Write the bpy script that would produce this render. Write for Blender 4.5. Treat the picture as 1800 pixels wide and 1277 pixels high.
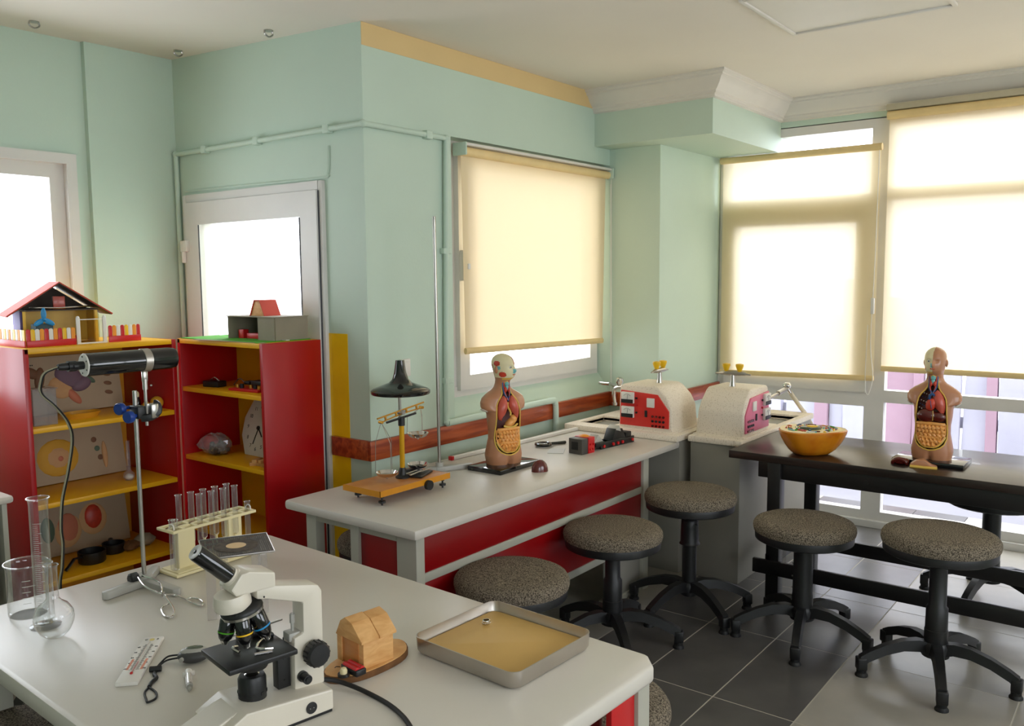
import bpy, bmesh, math, random
from mathutils import Vector, Matrix
random.seed(7)
PI = math.pi
for o in list(bpy.data.objects): bpy.data.objects.remove(o)
SC = bpy.context.scene
COL = SC.collection

H = 2.747; XW = 2.984; XB = -5.2; YB = -5.2     # room: ceiling height, window wall, far walls behind the camera
# ------------------------------------------------------------------ camera
cam_d = bpy.data.cameras.new('camera'); cam = bpy.data.objects.new('camera', cam_d); COL.objects.link(cam)
cam_d.sensor_fit = 'HORIZONTAL'; cam_d.sensor_width = 36.0; cam_d.lens = 1507.265/1800*36
cam_d.clip_start = .05
_r = Vector((0.61097943, -0.79160546, -0.00805809)); _u = Vector((0.08422964, 0.05488254, 0.9949338)); _f = Vector((0.78715278, 0.60856282, -0.10020874))
mw = Matrix(((_r.x,_u.x,-_f.x,-2.69163415),(_r.y,_u.y,-_f.y,-2.9092779),(_r.z,_u.z,-_f.z,1.62),(0,0,0,1)))
cam.matrix_world = mw
SC.camera = cam
# ------------------------------------------------------------------ world, exposure
W = bpy.data.worlds.new('sky'); SC.world = W; W.use_nodes = True
bg = W.node_tree.nodes['Background']; bg.inputs[0].default_value = (.94,.97,1.0,1); bg.inputs[1].default_value = 5.0
SC.view_settings.view_transform = 'Standard'; SC.view_settings.look = 'None'
SC.view_settings.gamma = 1; SC.view_settings.use_curve_mapping = False
SC.view_settings.exposure = 0.46

def portal(name, loc, rot, sx, sy):
    l = bpy.data.lights.new(name, 'AREA'); l.shape = 'RECTANGLE'; l.size = sx; l.size_y = sy
    l.cycles.is_portal = True
    o = bpy.data.objects.new(name, l); COL.objects.link(o); o.location = loc; o.rotation_euler = rot
portal('daylight_portal', (3.10,-2.75,1.3), (0,PI/2,0), 2.6, 4.8)
portal('daylight_portal', (1.35,.16,1.62), (-PI/2,0,0), 1.5, 1.35)
portal('daylight_portal', (.14,.84,1.0), (0,PI/2,0), 2.0, 1.15)
portal('daylight_portal', (-3.2,YB-.12,1.6), (PI/2,0,0), 2.2, 1.4)
portal('daylight_portal', (-.1,YB-.12,1.6), (PI/2,0,0), 2.2, 1.4)
portal('daylight_portal', (-1.25,1.66,1.63), (-PI/2,0,0), 1.5, 1.3)

# ------------------------------------------------------------------ materials
def lin(c): return tuple(((v/255)/12.92 if v/255 <= .04045 else ((v/255+.055)/1.055)**2.4) for v in c) + (1,)
MATS = {}
def mat(name, col, rough=.5, metal=0, var=.06, scale=8, bump=0, bscale=60, coat=0, col2=None, spec=.5, coords='Object'):
    if name in MATS: return MATS[name]
    m = bpy.data.materials.new(name); m.use_nodes = True; nt = m.node_tree; N = nt.nodes; L = nt.links
    p = N['Principled BSDF']; p.inputs['Roughness'].default_value = rough; p.inputs['Metallic'].default_value = metal
    p.inputs['Coat Weight'].default_value = coat; p.inputs['Specular IOR Level'].default_value = spec
    tc = N.new('ShaderNodeTexCoord')
    no = N.new('ShaderNodeTexNoise'); no.inputs['Scale'].default_value = scale; no.inputs['Detail'].default_value = 4
    L.new(tc.outputs[coords], no.inputs['Vector'])
    mx = N.new('ShaderNodeMix'); mx.data_type = 'RGBA'
    c = lin(col)
    a = col2 and lin(col2) or tuple(min(1, v*(1-var)) for v in c[:3])+(1,)
    b = c if col2 else tuple(min(1, v*(1+var)) for v in c[:3])+(1,)
    mx.inputs['A'].default_value = a; mx.inputs['B'].default_value = b
    mr = N.new('ShaderNodeMapRange'); mr.inputs['From Min'].default_value = .3; mr.inputs['From Max'].default_value = .7
    L.new(no.outputs['Fac'], mr.inputs['Value']); L.new(mr.outputs['Result'], mx.inputs['Factor']); L.new(mx.outputs['Result'], p.inputs['Base Color'])
    if bump:
        n2 = N.new('ShaderNodeTexNoise'); n2.inputs['Scale'].default_value = bscale; n2.inputs['Detail'].default_value = 3
        L.new(tc.outputs[coords], n2.inputs['Vector'])
        bp = N.new('ShaderNodeBump'); bp.inputs['Strength'].default_value = bump; bp.inputs['Distance'].default_value = .003
        L.new(n2.outputs['Fac'], bp.inputs['Height']); L.new(bp.outputs['Normal'], p.inputs['Normal'])
    MATS[name] = m; return m
def glass_mat(name, tint=(1,1,1), ior=1.45, haze=0.0, power=4.0):
    m = bpy.data.materials.new(name); m.use_nodes = True; nt = m.node_tree; N = nt.nodes; L = nt.links
    N.remove(N['Principled BSDF']); out = N['Material Output']
    t = N.new('ShaderNodeBsdfTransparent'); t.inputs[0].default_value = tuple(tint)+(1,)
    g = N.new('ShaderNodeBsdfGlossy'); g.inputs['Roughness'].default_value = .03; g.inputs['Color'].default_value = (1,1,1,1)
    lw = N.new('ShaderNodeLayerWeight'); lw.inputs['Blend'].default_value = .5      # Schlick reflectance, same from both sides of the sheet
    pw = N.new('ShaderNodeMath'); pw.operation = 'POWER'; pw.inputs[1].default_value = power; L.new(lw.outputs['Facing'], pw.inputs[0])
    fr = N.new('ShaderNodeMapRange'); f0 = ((ior-1)/(ior+1))**2; fr.inputs['To Min'].default_value = f0; fr.inputs['To Max'].default_value = .95; L.new(pw.outputs[0], fr.inputs['Value'])
    mx = N.new('ShaderNodeMixShader'); L.new(fr.outputs[0], mx.inputs[0]); L.new(t.outputs[0], mx.inputs[1]); L.new(g.outputs[0], mx.inputs[2])
    last = mx
    if haze:
        d = N.new('ShaderNodeBsdfDiffuse'); d.inputs[0].default_value = (.8,.8,.85,1)
        m2 = N.new('ShaderNodeMixShader'); m2.inputs[0].default_value = haze; L.new(mx.outputs[0], m2.inputs[1]); L.new(d.outputs[0], m2.inputs[2]); last = m2
    L.new(last.outputs[0], out.inputs[0]); MATS[name] = m; return m
def cloth_mat(name, col, trans, dcol, see=.03):
    m = bpy.data.materials.new(name); m.use_nodes = True; nt = m.node_tree; N = nt.nodes; L = nt.links
    N.remove(N['Principled BSDF']); out = N['Material Output']
    a = N.new('ShaderNodeBsdfTranslucent'); a.inputs[0].default_value = tuple(col)+(1,)
    d = N.new('ShaderNodeBsdfDiffuse'); d.inputs[0].default_value = tuple(dcol)+(1,)
    t = N.new('ShaderNodeBsdfTransparent'); t.inputs[0].default_value = (1,.97,.9,1)
    # fine weave variation
    tc = N.new('ShaderNodeTexCoord'); no = N.new('ShaderNodeTexNoise'); no.inputs['Scale'].default_value = 900
    L.new(tc.outputs['Object'], no.inputs['Vector'])
    mr = N.new('ShaderNodeMapRange'); mr.inputs['To Min'].default_value = trans-.04; mr.inputs['To Max'].default_value = trans+.04
    L.new(no.outputs['Fac'], mr.inputs['Value'])
    m1 = N.new('ShaderNodeMixShader'); L.new(mr.outputs['Result'], m1.inputs[0]); L.new(d.outputs[0], m1.inputs[1]); L.new(a.outputs[0], m1.inputs[2])
    m2 = N.new('ShaderNodeMixShader'); m2.inputs[0].default_value = see; L.new(m1.outputs[0], m2.inputs[1]); L.new(t.outputs[0], m2.inputs[2])
    L.new(m2.outputs[0], out.inputs[0]); MATS[name] = m; return m
def wood_mat(name, c1, c2, rough=.4, scale=(3,40,40), coat=0):
    m = bpy.data.materials.new(name); m.use_nodes = True; nt = m.node_tree; N = nt.nodes; L = nt.links
    p = N['Principled BSDF']; p.inputs['Roughness'].default_value = rough; p.inputs['Coat Weight'].default_value = coat
    tc = N.new('ShaderNodeTexCoord'); mp = N.new('ShaderNodeMapping'); mp.inputs['Scale'].default_value = scale
    no = N.new('ShaderNodeTexNoise'); no.inputs['Scale'].default_value = 1; no.inputs['Detail'].default_value = 6; no.inputs['Distortion'].default_value = .6
    L.new(tc.outputs['Object'], mp.inputs[0]); L.new(mp.outputs[0], no.inputs['Vector'])
    cr = N.new('ShaderNodeValToRGB'); cr.color_ramp.elements[0].position = .35; cr.color_ramp.elements[1].position = .68
    cr.color_ramp.elements[0].color = lin(c1); cr.color_ramp.elements[1].color = lin(c2)
    L.new(no.outputs['Fac'], cr.inputs[0]); L.new(cr.outputs[0], p.inputs['Base Color']); MATS[name] = m; return m
def fabric_mat(name, c1, c2):
    m = bpy.data.materials.new(name); m.use_nodes = True; nt = m.node_tree; N = nt.nodes; L = nt.links
    p = N['Principled BSDF']; p.inputs['Roughness'].default_value = .95; p.inputs['Specular IOR Level'].default_value = .15
    tc = N.new('ShaderNodeTexCoord'); no = N.new('ShaderNodeTexNoise'); no.inputs['Scale'].default_value = 230; no.inputs['Detail'].default_value = 2
    L.new(tc.outputs['Object'], no.inputs['Vector'])
    cr = N.new('ShaderNodeValToRGB'); cr.color_ramp.elements[0].position = .36; cr.color_ramp.elements[1].position = .64
    cr.color_ramp.elements[0].color = lin(c1); cr.color_ramp.elements[1].color = lin(c2)
    L.new(no.outputs['Fac'], cr.inputs[0]); L.new(cr.outputs[0], p.inputs['Base Color'])
    bp = N.new('ShaderNodeBump'); bp.inputs['Strength'].default_value = .5; bp.inputs['Distance'].default_value = .002
    L.new(no.outputs['Fac'], bp.inputs['Height']); L.new(bp.outputs['Normal'], p.inputs['Normal']); MATS[name] = m; return m
def speckle_mat(name, c1, c2, rough=.5):
    m = bpy.data.materials.new(name); m.use_nodes = True; nt = m.node_tree; N = nt.nodes; L = nt.links
    p = N['Principled BSDF']; p.inputs['Roughness'].default_value = rough
    tc = N.new('ShaderNodeTexCoord'); vo = N.new('ShaderNodeTexNoise'); vo.inputs['Scale'].default_value = 160; vo.inputs['Detail'].default_value = 3
    L.new(tc.outputs['Object'], vo.inputs['Vector'])
    cr = N.new('ShaderNodeValToRGB'); cr.color_ramp.elements[0].position = .33; cr.color_ramp.elements[1].position = .42
    cr.color_ramp.elements[0].color = lin(c1); cr.color_ramp.elements[1].color = lin(c2)
    L.new(vo.outputs['Fac'], cr.inputs[0]); L.new(cr.outputs[0], p.inputs['Base Color']); MATS[name] = m; return m

M_wall = mat('mint_paint', (199,218,202), .55, var=.025, scale=2, bump=.12, bscale=90)
M_cream = mat('cream_paint', (226,196,140), .6, var=.03, scale=3)
M_ceil = mat('ceiling_paint', (236,229,217), .75, var=.02, scale=1.5)
M_corn = mat('plaster_white', (226,221,212), .6, var=.02)
M_pvc = mat('white_frame', (222,219,214), .35, var=.02)
M_pvcs = mat('grey_seal', (60,62,68), .6)
M_trim = wood_mat('stained_wood', (140,50,18), (192,88,38), .35, (4,40,40), .3)
M_tiled = mat('dark_tile', (96,93,89), .32, var=.12, scale=5, col2=(78,75,73))
M_tilel = mat('light_tile', (168,162,150), .3, var=.08, scale=4, col2=(150,145,135))
M_grout = mat('grout', (186,180,166), .9)
M_glass = glass_mat('window_glass', (.97,.98,1.0), 1.3)
M_lab = glass_mat('lab_glass', (.94,.95,.95), 1.6, .02, 2.2)
M_tubeg = glass_mat('tube_glass', (.90,.90,.90), 1.6, .03, 2.2)
M_plas = glass_mat('clear_plastic', (.9,.88,.86), 1.4, .12)
M_blindw = cloth_mat('blind_cloth', (.97,.87,.66), .42, (.90,.74,.44), .03)
M_blindm = cloth_mat('blind_cloth_dim', (.98,.78,.50), .165, (.86,.72,.48), .01)  # same cloth; the dimmer light behind it is put into colour and transmission
M_rail = mat('blind_rail', (236,208,150), .5)
M_red = mat('red_laminate', (138,4,10), .3, var=.04, scale=3)
M_redb = mat('bookcase_red', (174,8,16), .32, var=.04, scale=3)
M_yel = mat('yellow_laminate', (240,178,20), .4, var=.04, scale=4)
M_yelb = mat('yellow_back_board', (226,158,40), .6, var=.05, scale=4)
M_top = mat('grey_laminate', (206,200,190), .38, var=.02, scale=6)
M_tab = mat('white_laminate', (214,208,197), .3, var=.015, scale=6)
M_grey = mat('grey_frame', (176,174,160), .45, var=.03)
M_cab = mat('grey_cabinet', (150,146,136), .5, var=.03)
M_black = mat('black_lacquer', (26,24,24), .38, var=.1, scale=10)
M_wenge = wood_mat('dark_wenge', (34,26,23), (52,40,35), .3, (30,3,30), .1)
M_bplas = mat('black_plastic', (24,24,25), .42, var=.1)
M_bgl = mat('black_gloss', (14,14,15), .12, var=.1, coat=.5)
M_seat = fabric_mat('tweed', (58,52,45), (148,136,118))
M_chr = mat('chrome', (215,212,208), .15, 1)
M_steel = mat('steel', (180,176,170), .28, 1)
M_alu = mat('aluminium', (196,190,182), .38, 1, bump=.05, bscale=200)
M_greyp = mat('grey_enamel', (176,174,166), .4, var=.03)
M_stone = speckle_mat('cast_stone', (204,188,164), (238,226,208), .5)
M_white = mat('white_plastic', (232,228,220), .4, var=.02)
M_ivory = mat('ivory_plastic', (232,218,170), .45, var=.04)
M_mic = mat('microscope_enamel', (222,214,198), .35, var=.02)
M_wax = mat('wax', (214,172,96), .45, var=.06, scale=5)
M_wood = wood_mat('pine', (206,150,86), (228,178,116), .6, (20,20,60))
M_ply = wood_mat('plywood', (190,120,60), (206,140,76), .4, (8,8,50), .2)
M_plye = mat('varnished_edge', (205,135,20), .35)
M_bark = mat('bark', (110,72,36), .85, bump=.8, bscale=80, var=.25, scale=30)
M_skin = mat('model_skin', (186,128,92), .35, var=.04, coat=.3)
M_skull = mat('model_bone', (232,220,178), .4, var=.04)
M_cav = mat('cavity', (74,24,18), .5, var=.15, scale=20)
M_lung = mat('lung', (198,84,66), .35, var=.1, scale=40, coat=.2)
M_musc = mat('muscle', (196,62,40), .4, var=.15, scale=50)
M_fat = mat('fat_yellow', (226,186,84), .4, var=.08)
M_int = mat('intestine', (236,164,84), .38, var=.12, scale=50, coat=.2)
M_liver = mat('liver', (92,24,18), .2, var=.1, coat=.5)
M_blue = mat('blue_plastic', (22,60,140), .35)
M_vein = mat('vein_blue', (40,80,130), .35)
M_teal = mat('cartilage', (120,190,190), .4)
M_green = mat('green_felt', (78,160,30), .9, var=.1, scale=60)
M_redp = mat('red_plastic', (200,24,28), .35)
M_redsheen = mat('red_panel_sheen', (220,112,140), .4)  # red panel with its reflected light mixed into the colour
M_orange = mat('orange_paint', (238,150,30), .5)
M_yelp = mat('yellow_plastic', (240,190,20), .35)
M_roof = mat('coral_card', (206,72,52), .7)
M_card = mat('grey_card', (150,140,120), .8)
M_darkc = mat('dark_card', (80,66,54), .7)
M_amber = mat('cell_orange', (222,140,24), .25, var=.2, scale=14, coat=.5, col2=(196,104,16))
M_paper = mat('board_paper', (176,156,128), .75, var=.03)
M_ink = mat('ink', (30,28,26), .7)
M_hose = mat('hose', (220,208,180), .5)
M_rubber = mat('rubber', (16,16,16), .6)
M_cable = mat('grey_cable', (150,146,120), .5)
M_standinp = mat('pale_stand_in_paint', (162,160,174), .9, var=.1, scale=2)
M_standinr = mat('red_stand_in_paint', (152,124,138), .9, var=.1, scale=2)
M_yard = mat('yard_concrete', (128,126,132), .95, var=.15, scale=1)
M_bag = glass_mat('poly_bag', (.85,.82,.78), 1.6, .2)
M_gauze = mat('wire_gauze', (92,86,80), .55, .4, var=.4, scale=300)
M_ceram = mat('ceramic_disc', (84,74,64), .95, var=.3, scale=60)
M_purple = mat('purple_card', (90,80,140), .7)
M_cyan = mat('cyan_plastic', (30,140,200), .4)
M_slate = mat('slate_card', (60,84,90), .7)
M_gold = mat('brass', (205,150,60), .3, .8)
M_cass = mat('blind_cassette', (196,186,160), .6)
M_panel = mat('light_diffuser', (226,222,212), .5, var=.01)

# ------------------------------------------------------------------ mesh builder
I4 = Matrix.Identity(4)
def T(x, y, z): return Matrix.Translation((x, y, z))
def RX(a): return Matrix.Rotation(a, 4, 'X')
def RY(a): return Matrix.Rotation(a, 4, 'Y')
def RZ(a): return Matrix.Rotation(a, 4, 'Z')
class B:
    def __init__(s): s.bm = bmesh.new()
    def add(s, vs, fs, mi=0, m=I4):
        nv = [s.bm.verts.new(m @ Vector(v)) for v in vs]
        for f in fs:
            try:
                q = s.bm.faces.new([nv[i] for i in f]); q.material_index = mi
            except ValueError: pass
        return s
    def box(s, x0, x1, y0, y1, z0, z1, bev=0, mi=0, m=I4, seg=2):
        t = bmesh.new()
        bmesh.ops.create_cube(t, size=1)
        for v in t.verts:
            v.co = Vector((x0+(v.co.x+.5)*(x1-x0), y0+(v.co.y+.5)*(y1-y0), z0+(v.co.z+.5)*(z1-z0)))
        if bev: bmesh.ops.bevel(t, geom=list(t.edges), offset=bev, segments=seg, affect='EDGES', profile=.5)
        return s.merge(t, mi, m)
    def merge(s, t, mi=0, m=I4):
        t.verts.index_update()
        s.add([v.co.copy() for v in t.verts], [[v.index for v in f.verts] for f in t.faces], mi, m); t.free(); return s
    def prism(s, poly, a, b, axis='y', bev=0, mi=0, m=I4):
        # poly of 2D points; axis: extrusion axis. y: (x,z)  x: (y,z)  z: (x,y)
        def P(p, t): return {'y': (p[0], t, p[1]), 'x': (t, p[0], p[1]), 'z': (p[0], p[1], t)}[axis]
        t = bmesh.new(); n = len(poly)
        A = [t.verts.new(P(p, a)) for p in poly]; C_ = [t.verts.new(P(p, b)) for p in poly]
        t.faces.new(A); t.faces.new(C_[::-1])
        for i in range(n): t.faces.new([A[i], C_[i], C_[(i+1) % n], A[(i+1) % n]])
        bmesh.ops.recalc_face_normals(t, faces=t.faces)
        if bev: bmesh.ops.bevel(t, geom=list(t.edges), offset=bev, segments=2, affect='EDGES', profile=.5)
        return s.merge(t, mi, m)
    def lathe(s, prof, n=24, mi=0, m=I4, capb=True, capt=True):
        vs = []; fs = []
        for (r, z) in prof:
            for i in range(n):
                a = 2*PI*i/n; vs.append((r*math.cos(a), r*math.sin(a), z))
        for k in range(len(prof)-1):
            for i in range(n):
                j = (i+1) % n; fs.append((k*n+i, k*n+j, (k+1)*n+j, (k+1)*n+i))
        if capb and prof[0][0] > 1e-6: fs.append(tuple(range(n))[::-1])
        if capt and prof[-1][0] > 1e-6: fs.append(tuple((len(prof)-1)*n+i for i in range(n)))
        return s.add(vs, fs, mi, m)
    def cyl(s, r, z0, z1, n=20, mi=0, m=I4, r2=None): return s.lathe([(r, z0), (r if r2 is None else r2, z1)], n, mi, m)
    def ell(s, c, r, n=16, mi=0, m=I4):
        k = max(6, n//2); prof = []
        vs = [(c[0], c[1], c[2]-r[2])]; fs = []
        for q in range(1, k):
            t = -PI/2+PI*q/k
            for i in range(n):
                a = 2*PI*i/n; vs.append((c[0]+r[0]*math.cos(t)*math.cos(a), c[1]+r[1]*math.cos(t)*math.sin(a), c[2]+r[2]*math.sin(t)))
        vs.append((c[0], c[1], c[2]+r[2])); top = len(vs)-1
        for i in range(n):
            j = (i+1) % n
            fs.append((0, 1+j, 1+i))
            for q in range(k-2): fs.append((1+q*n+i, 1+q*n+j, 1+(q+1)*n+j, 1+(q+1)*n+i))
            fs.append((1+(k-2)*n+i, 1+(k-2)*n+j, top))
        return s.add(vs, fs, mi, m)
    def tube(s, pts, r, n=10, mi=0, m=I4, closed=False, radii=None, flat=1.0):
        P = [Vector(p) for p in pts]; N = len(P); vs = []; fs = []
        up = None
        for i in range(N):
            if closed: t = P[(i+1) % N]-P[i-1]
            else: t = P[min(i+1, N-1)]-P[max(i-1, 0)]
            if t.length < 1e-9: t = Vector((0, 0, 1))
            t.normalize()
            if up is None:
                up = Vector((0, 0, 1)) if abs(t.z) < .9 else Vector((1, 0, 0))
            u = up-t*up.dot(t)
            if u.length < 1e-6: u = t.orthogonal()
            u.normalize(); up = u; w = t.cross(u)
            rr = radii[i] if radii else r
            for k in range(n):
                a = 2*PI*k/n; vs.append(P[i]+w*(rr*math.cos(a))+u*(rr*flat*math.sin(a)))
        for i in range(N if closed else N-1):
            j = (i+1) % N
            for k in range(n):
                l = (k+1) % n; fs.append((i*n+k, i*n+l, j*n+l, j*n+k))
        if not closed: fs.append(tuple(range(n))[::-1]); fs.append(tuple((N-1)*n+k for k in range(n)))
        return s.add(vs, fs, mi, m)
    def mesh(s, name, mats, smooth=True, ang=38):
        me = bpy.data.meshes.new(name)
        bmesh.ops.recalc_face_normals(s.bm, faces=s.bm.faces)
        s.bm.to_mesh(me); s.bm.free()
        for q in (mats if isinstance(mats, (list, tuple)) else [mats]): me.materials.append(q)
        if smooth:
            me.polygons.foreach_set('use_smooth', [True]*len(me.polygons)); me.set_sharp_from_angle(angle=math.radians(ang))
        return me
def link(name, data, parent=None, m=None):
    o = bpy.data.objects.new(name, data); COL.objects.link(o)
    if parent is not None: o.parent = parent
    if m is not None: o.matrix_local = m
    return o
def obj(name, b, mats, parent=None, m=None, smooth=True, label=None, ang=38):
    o = link(name, b.mesh(name, mats, smooth, ang), parent, m)
    if label: o['label'] = label
    return o
def tag(o, label, cat, group=None):
    o['label'] = label; o['category'] = cat
    if group: o['group'] = group
    return o
def thing(name, label, cat, loc=(0, 0, 0), rz=0, group=None):
    o = link(name, None); o.location = loc; o.rotation_euler = (0, 0, rz); o.empty_display_size = .05
    return tag(o, label, cat, group)
def struct(name, b, mats, smooth=False, parent=None):
    o = obj(name, b, mats, parent, smooth=smooth)
    if parent is None: o['kind'] = 'structure'
    return o
def dup(root, loc, rz, label, parent=None):
    r = root.copy(); COL.objects.link(r); r.location = loc; r.rotation_euler = (0, 0, rz); r['label'] = label
    for ch in root.children:
        c = ch.copy(); COL.objects.link(c); c.parent = r
        for g in ch.children:
            d = g.copy(); COL.objects.link(d); d.parent = c
    return r
def text_mesh(s, size, m):
    cu = bpy.data.curves.new('t', 'FONT'); cu.body = s; cu.size = size; cu.align_x = 'CENTER'; cu.align_y = 'CENTER'; cu.extrude = .0004
    o = bpy.data.objects.new('t', cu); COL.objects.link(o); bpy.context.view_layer.update()
    me = bpy.data.meshes.new_from_object(o.evaluated_get(bpy.context.evaluated_depsgraph_get())); bpy.data.objects.remove(o)
    me.materials.clear(); me.materials.append(m); return me
def arc(c, r, a0, a1, n, ax='xz'):
    out = []
    for i in range(n+1):
        a = a0+(a1-a0)*i/n; u, v = r*math.cos(a), r*math.sin(a)
        out.append({'xz': (c[0]+u, c[1], c[2]+v), 'xy': (c[0]+u, c[1]+v, c[2]), 'yz': (c[0], c[1]+u, c[2]+v)}[ax])
    return out
def smoothpath(pts, k=6):
    P = [Vector(p) for p in pts]; out = []
    for i in range(len(P)-1):
        p0 = P[max(i-1, 0)]; p1 = P[i]; p2 = P[i+1]; p3 = P[min(i+2, len(P)-1)]
        for j in range(k):
            t = j/k
            out.append(.5*((2*p1)+(p2-p0)*t+(2*p0-5*p1+4*p2-p3)*t*t+(3*p1-p0-3*p2+p3)*t**3))
    out.append(P[-1]); return out

# ================================================================== STRUCTURE
# floor with tiles
b = B(); b.box(XB, XW+.25, YB, 1.75, -.12, -.0007); floor = struct('floor', b, M_grout)
TX = .66; x_off = .28
def tile_mesh(name, w, h, m):
    t = B(); t.box(.0024, w-.0024, .0024, h-.0024, -.012, 0, bev=.0006, seg=1); return t.mesh(name, m, False)
td = tile_mesh('dark_tile', TX, .3165, M_tiled); tl = tile_mesh('light_tile', TX, .63, M_tilel)
nx0 = -9
for i in range(nx0, 5):
    X = x_off+i*TX
    if X < XB-.6: continue
    for k in range(3): link('floor_tile', td, floor, T(X, -1.895+k*.3165, 0))
    for k in range(6): link('floor_tile', tl, floor, T(X, -1.895-.63*(k+1), 0))
    for k in range(5): link('floor_tile', tl, floor, T(X, -.9455+.63*k, 0))
# ceiling
b = B()
b.add([(XB, YB, H), (XW+.2, YB, H), (XW+.2, 0, H), (XB, 0, H), (XB, 0, H), (.2, 0, H), (.2, 1.75, H+.079), (XB, 1.75, H+.079)], [(0, 1, 2, 3), (4, 5, 6, 7)])
b.add([(XB, YB, H+.2), (XW+.2, YB, H+.2), (XW+.2, .3, H+.2), (.3, .3, H+.2), (.3, 1.75, H+.2), (XB, 1.75, H+.2)], [(0, 1, 2, 3, 4, 5)])
struct('ceiling', b, M_ceil)
# main wall with window opening
WX0, WX1, WZ0, WZ1 = .585, 2.109, .87, 2.32
b = B()
b.box(0, WX0, 0, .2, 0, 2.647); b.box(WX1, XW+.2, 0, .2, 0, 2.647); b.box(WX0, WX1, 0, .2, WZ1, 2.647); b.box(WX0, WX1, 0, .2, 0, WZ0)
b.prism([(0, WZ0), (.2, WZ0), (.2, 1.0), (.085, .985)], WX0, WX1, 'x')
b.box(0, XW+.2, .0005, .2, 2.647, H+.15, mi=0)
wm = struct('wall_main', b, M_wall)
b = B(); b.box(0.001, 1.93, -.0025, .002, 2.647, H-.001); obj('paint_or_glow_band', b, M_cream, wm, smooth=False)
# door wall
b = B()
b.box(0, .18, .2, .27, 0, H+.15); b.box(0, .18, 1.437, 1.6, 0, H+.15); b.box(0, .18, .27, 1.437, 2.076, H+.15)
# plaster ridge over the door
b.tube(smoothpath([(-.002, 1.43, 2.10), (-.002, .8, 2.095), (-.002, .29, 2.088), (-.002, .245, 2.105), (-.002, .235, 2.15), (-.002, .232, 2.23)], 4), .007, 6)
wd_ = struct('wall_door', b, M_wall, True)
b = B(); b.box(-.002, .001, .14, .27, 0, 1.36); obj('paint_or_glow_band', b, mat('yellow_bounce_glow', (252,200,10), .3), wd_, smooth=False)  # yellow bounce light on the wall, put in as a flat coloured strip
# left wall: a recessed part with the window, a proud part by the corner
b = B()
b.box(-.48, 0.0, 1.506, 1.72, 0, H+.15); LX0, LX1, LZ0, LZ1 = -2.05, -.545, 1.0, 2.25
b.box(LX1, -.48, 1.54, 1.72, 0, H+.15); b.box(XB, LX0, 1.54, 1.72, 0, H+.15); b.box(LX0, LX1, 1.54, 1.72, LZ1, H+.15); b.box(LX0, LX1, 1.54, 1.72, 0, LZ0)
struct('wall_left', b, M_wall)
b = B(); b.box(XB-.2, XB, YB, 1.72, 0, H+.1); struct('wall_back', b, M_wall)
b = B(); b.box(XB-.2, XW+.2, YB-.2, YB, 0, .9); b.box(XB-.2, XW+.2, YB-.2, YB, 2.3, H+.1)
for (xa, xb) in ((XB-.2, -4.3), (-2.1, -1.2), (1.0, XW+.2)): b.box(xa, xb, YB-.2, YB, .9, 2.3)  # wall piers between the openings for the added fill-light windows
struct('wall_near', b, M_wall)
# beam and column in the window corner
b = B(); b.box(1.929, XW-.0005, -.784, -.0005, 2.42, H+.1); struct('trim_8', b, M_wall)
b = B(); b.box(2.109, XW+.2, -.361, -.0005, 0, 2.4195); struct('wall_column', b, M_wall)
# right wall: header and kerb
b = B(); b.box(XW, XW+.2, YB, -.784, 2.575, H+.1); b.box(XW, XW+.2, -.784, -.361, 2.42, H+.1)
wr = struct('wall_right', b, M_wall)
b = B(); b.box(XW-.03, XW+.2, YB, -.361, -.05, .045, .004); struct('trim_9', b, M_pvc)
# cornice (plaster moulding), three runs
prof = [(0, 0), (.115, 0), (.115, -.012), (.10, -.02), (.10, -.03), (.085, -.036), (.07, -.06), (.045, -.085), (.03, -.095), (.03, -.105), (.018, -.112), (.018, -.125), (0, -.13)]
def cornice(name, p0, p1, n, m0=0, m1=0):
    # p0,p1 wall-line points; n = outward normal; m0/m1 mitre factors along the run
    b = B(); d = (Vector(p1)-Vector(p0)).normalized(); n = Vector(n); k = len(prof); vs = []
    for (p, mm) in ((p0, m0), (p1, m1)):
        for (o_, z_) in prof: vs.append(Vector(p)+n*o_+d*(o_*mm)+Vector((0, 0, z_)))
    fs = [(i, (i+1) % k, k+(i+1) % k, k+i) for i in range(k)]+[tuple(range(k)), tuple(range(k, 2*k))]
    b.add(vs, fs); struct(name, b, M_corn, True)
cornice('trim_1', (1.929, 0, H), (1.929, -.784, H), (-1, 0, 0), 0, 1)
cornice('trim_2', (1.929, -.784, H), (XW, -.784, H), (0, -1, 0), -1, -1)
cornice('trim_3', (XW, -.784, H), (XW, YB, H), (-1, 0, 0), 1, 0)
# wooden dado rails
def rail(name, x0, x1, y0, y1):
    b = B(); b.box(x0, x1, y0, y1, .777, .869, bev=.003); struct(name, b, M_trim, True)
rail('trim_4', -.022, 2.109, -.022, 0); rail('trim_5', -.022, 0, .0, .25); rail('trim_6', 2.087, 2.109, -.361, -.022); rail('trim_7', 2.087, XW, -.383, -.361)

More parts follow.
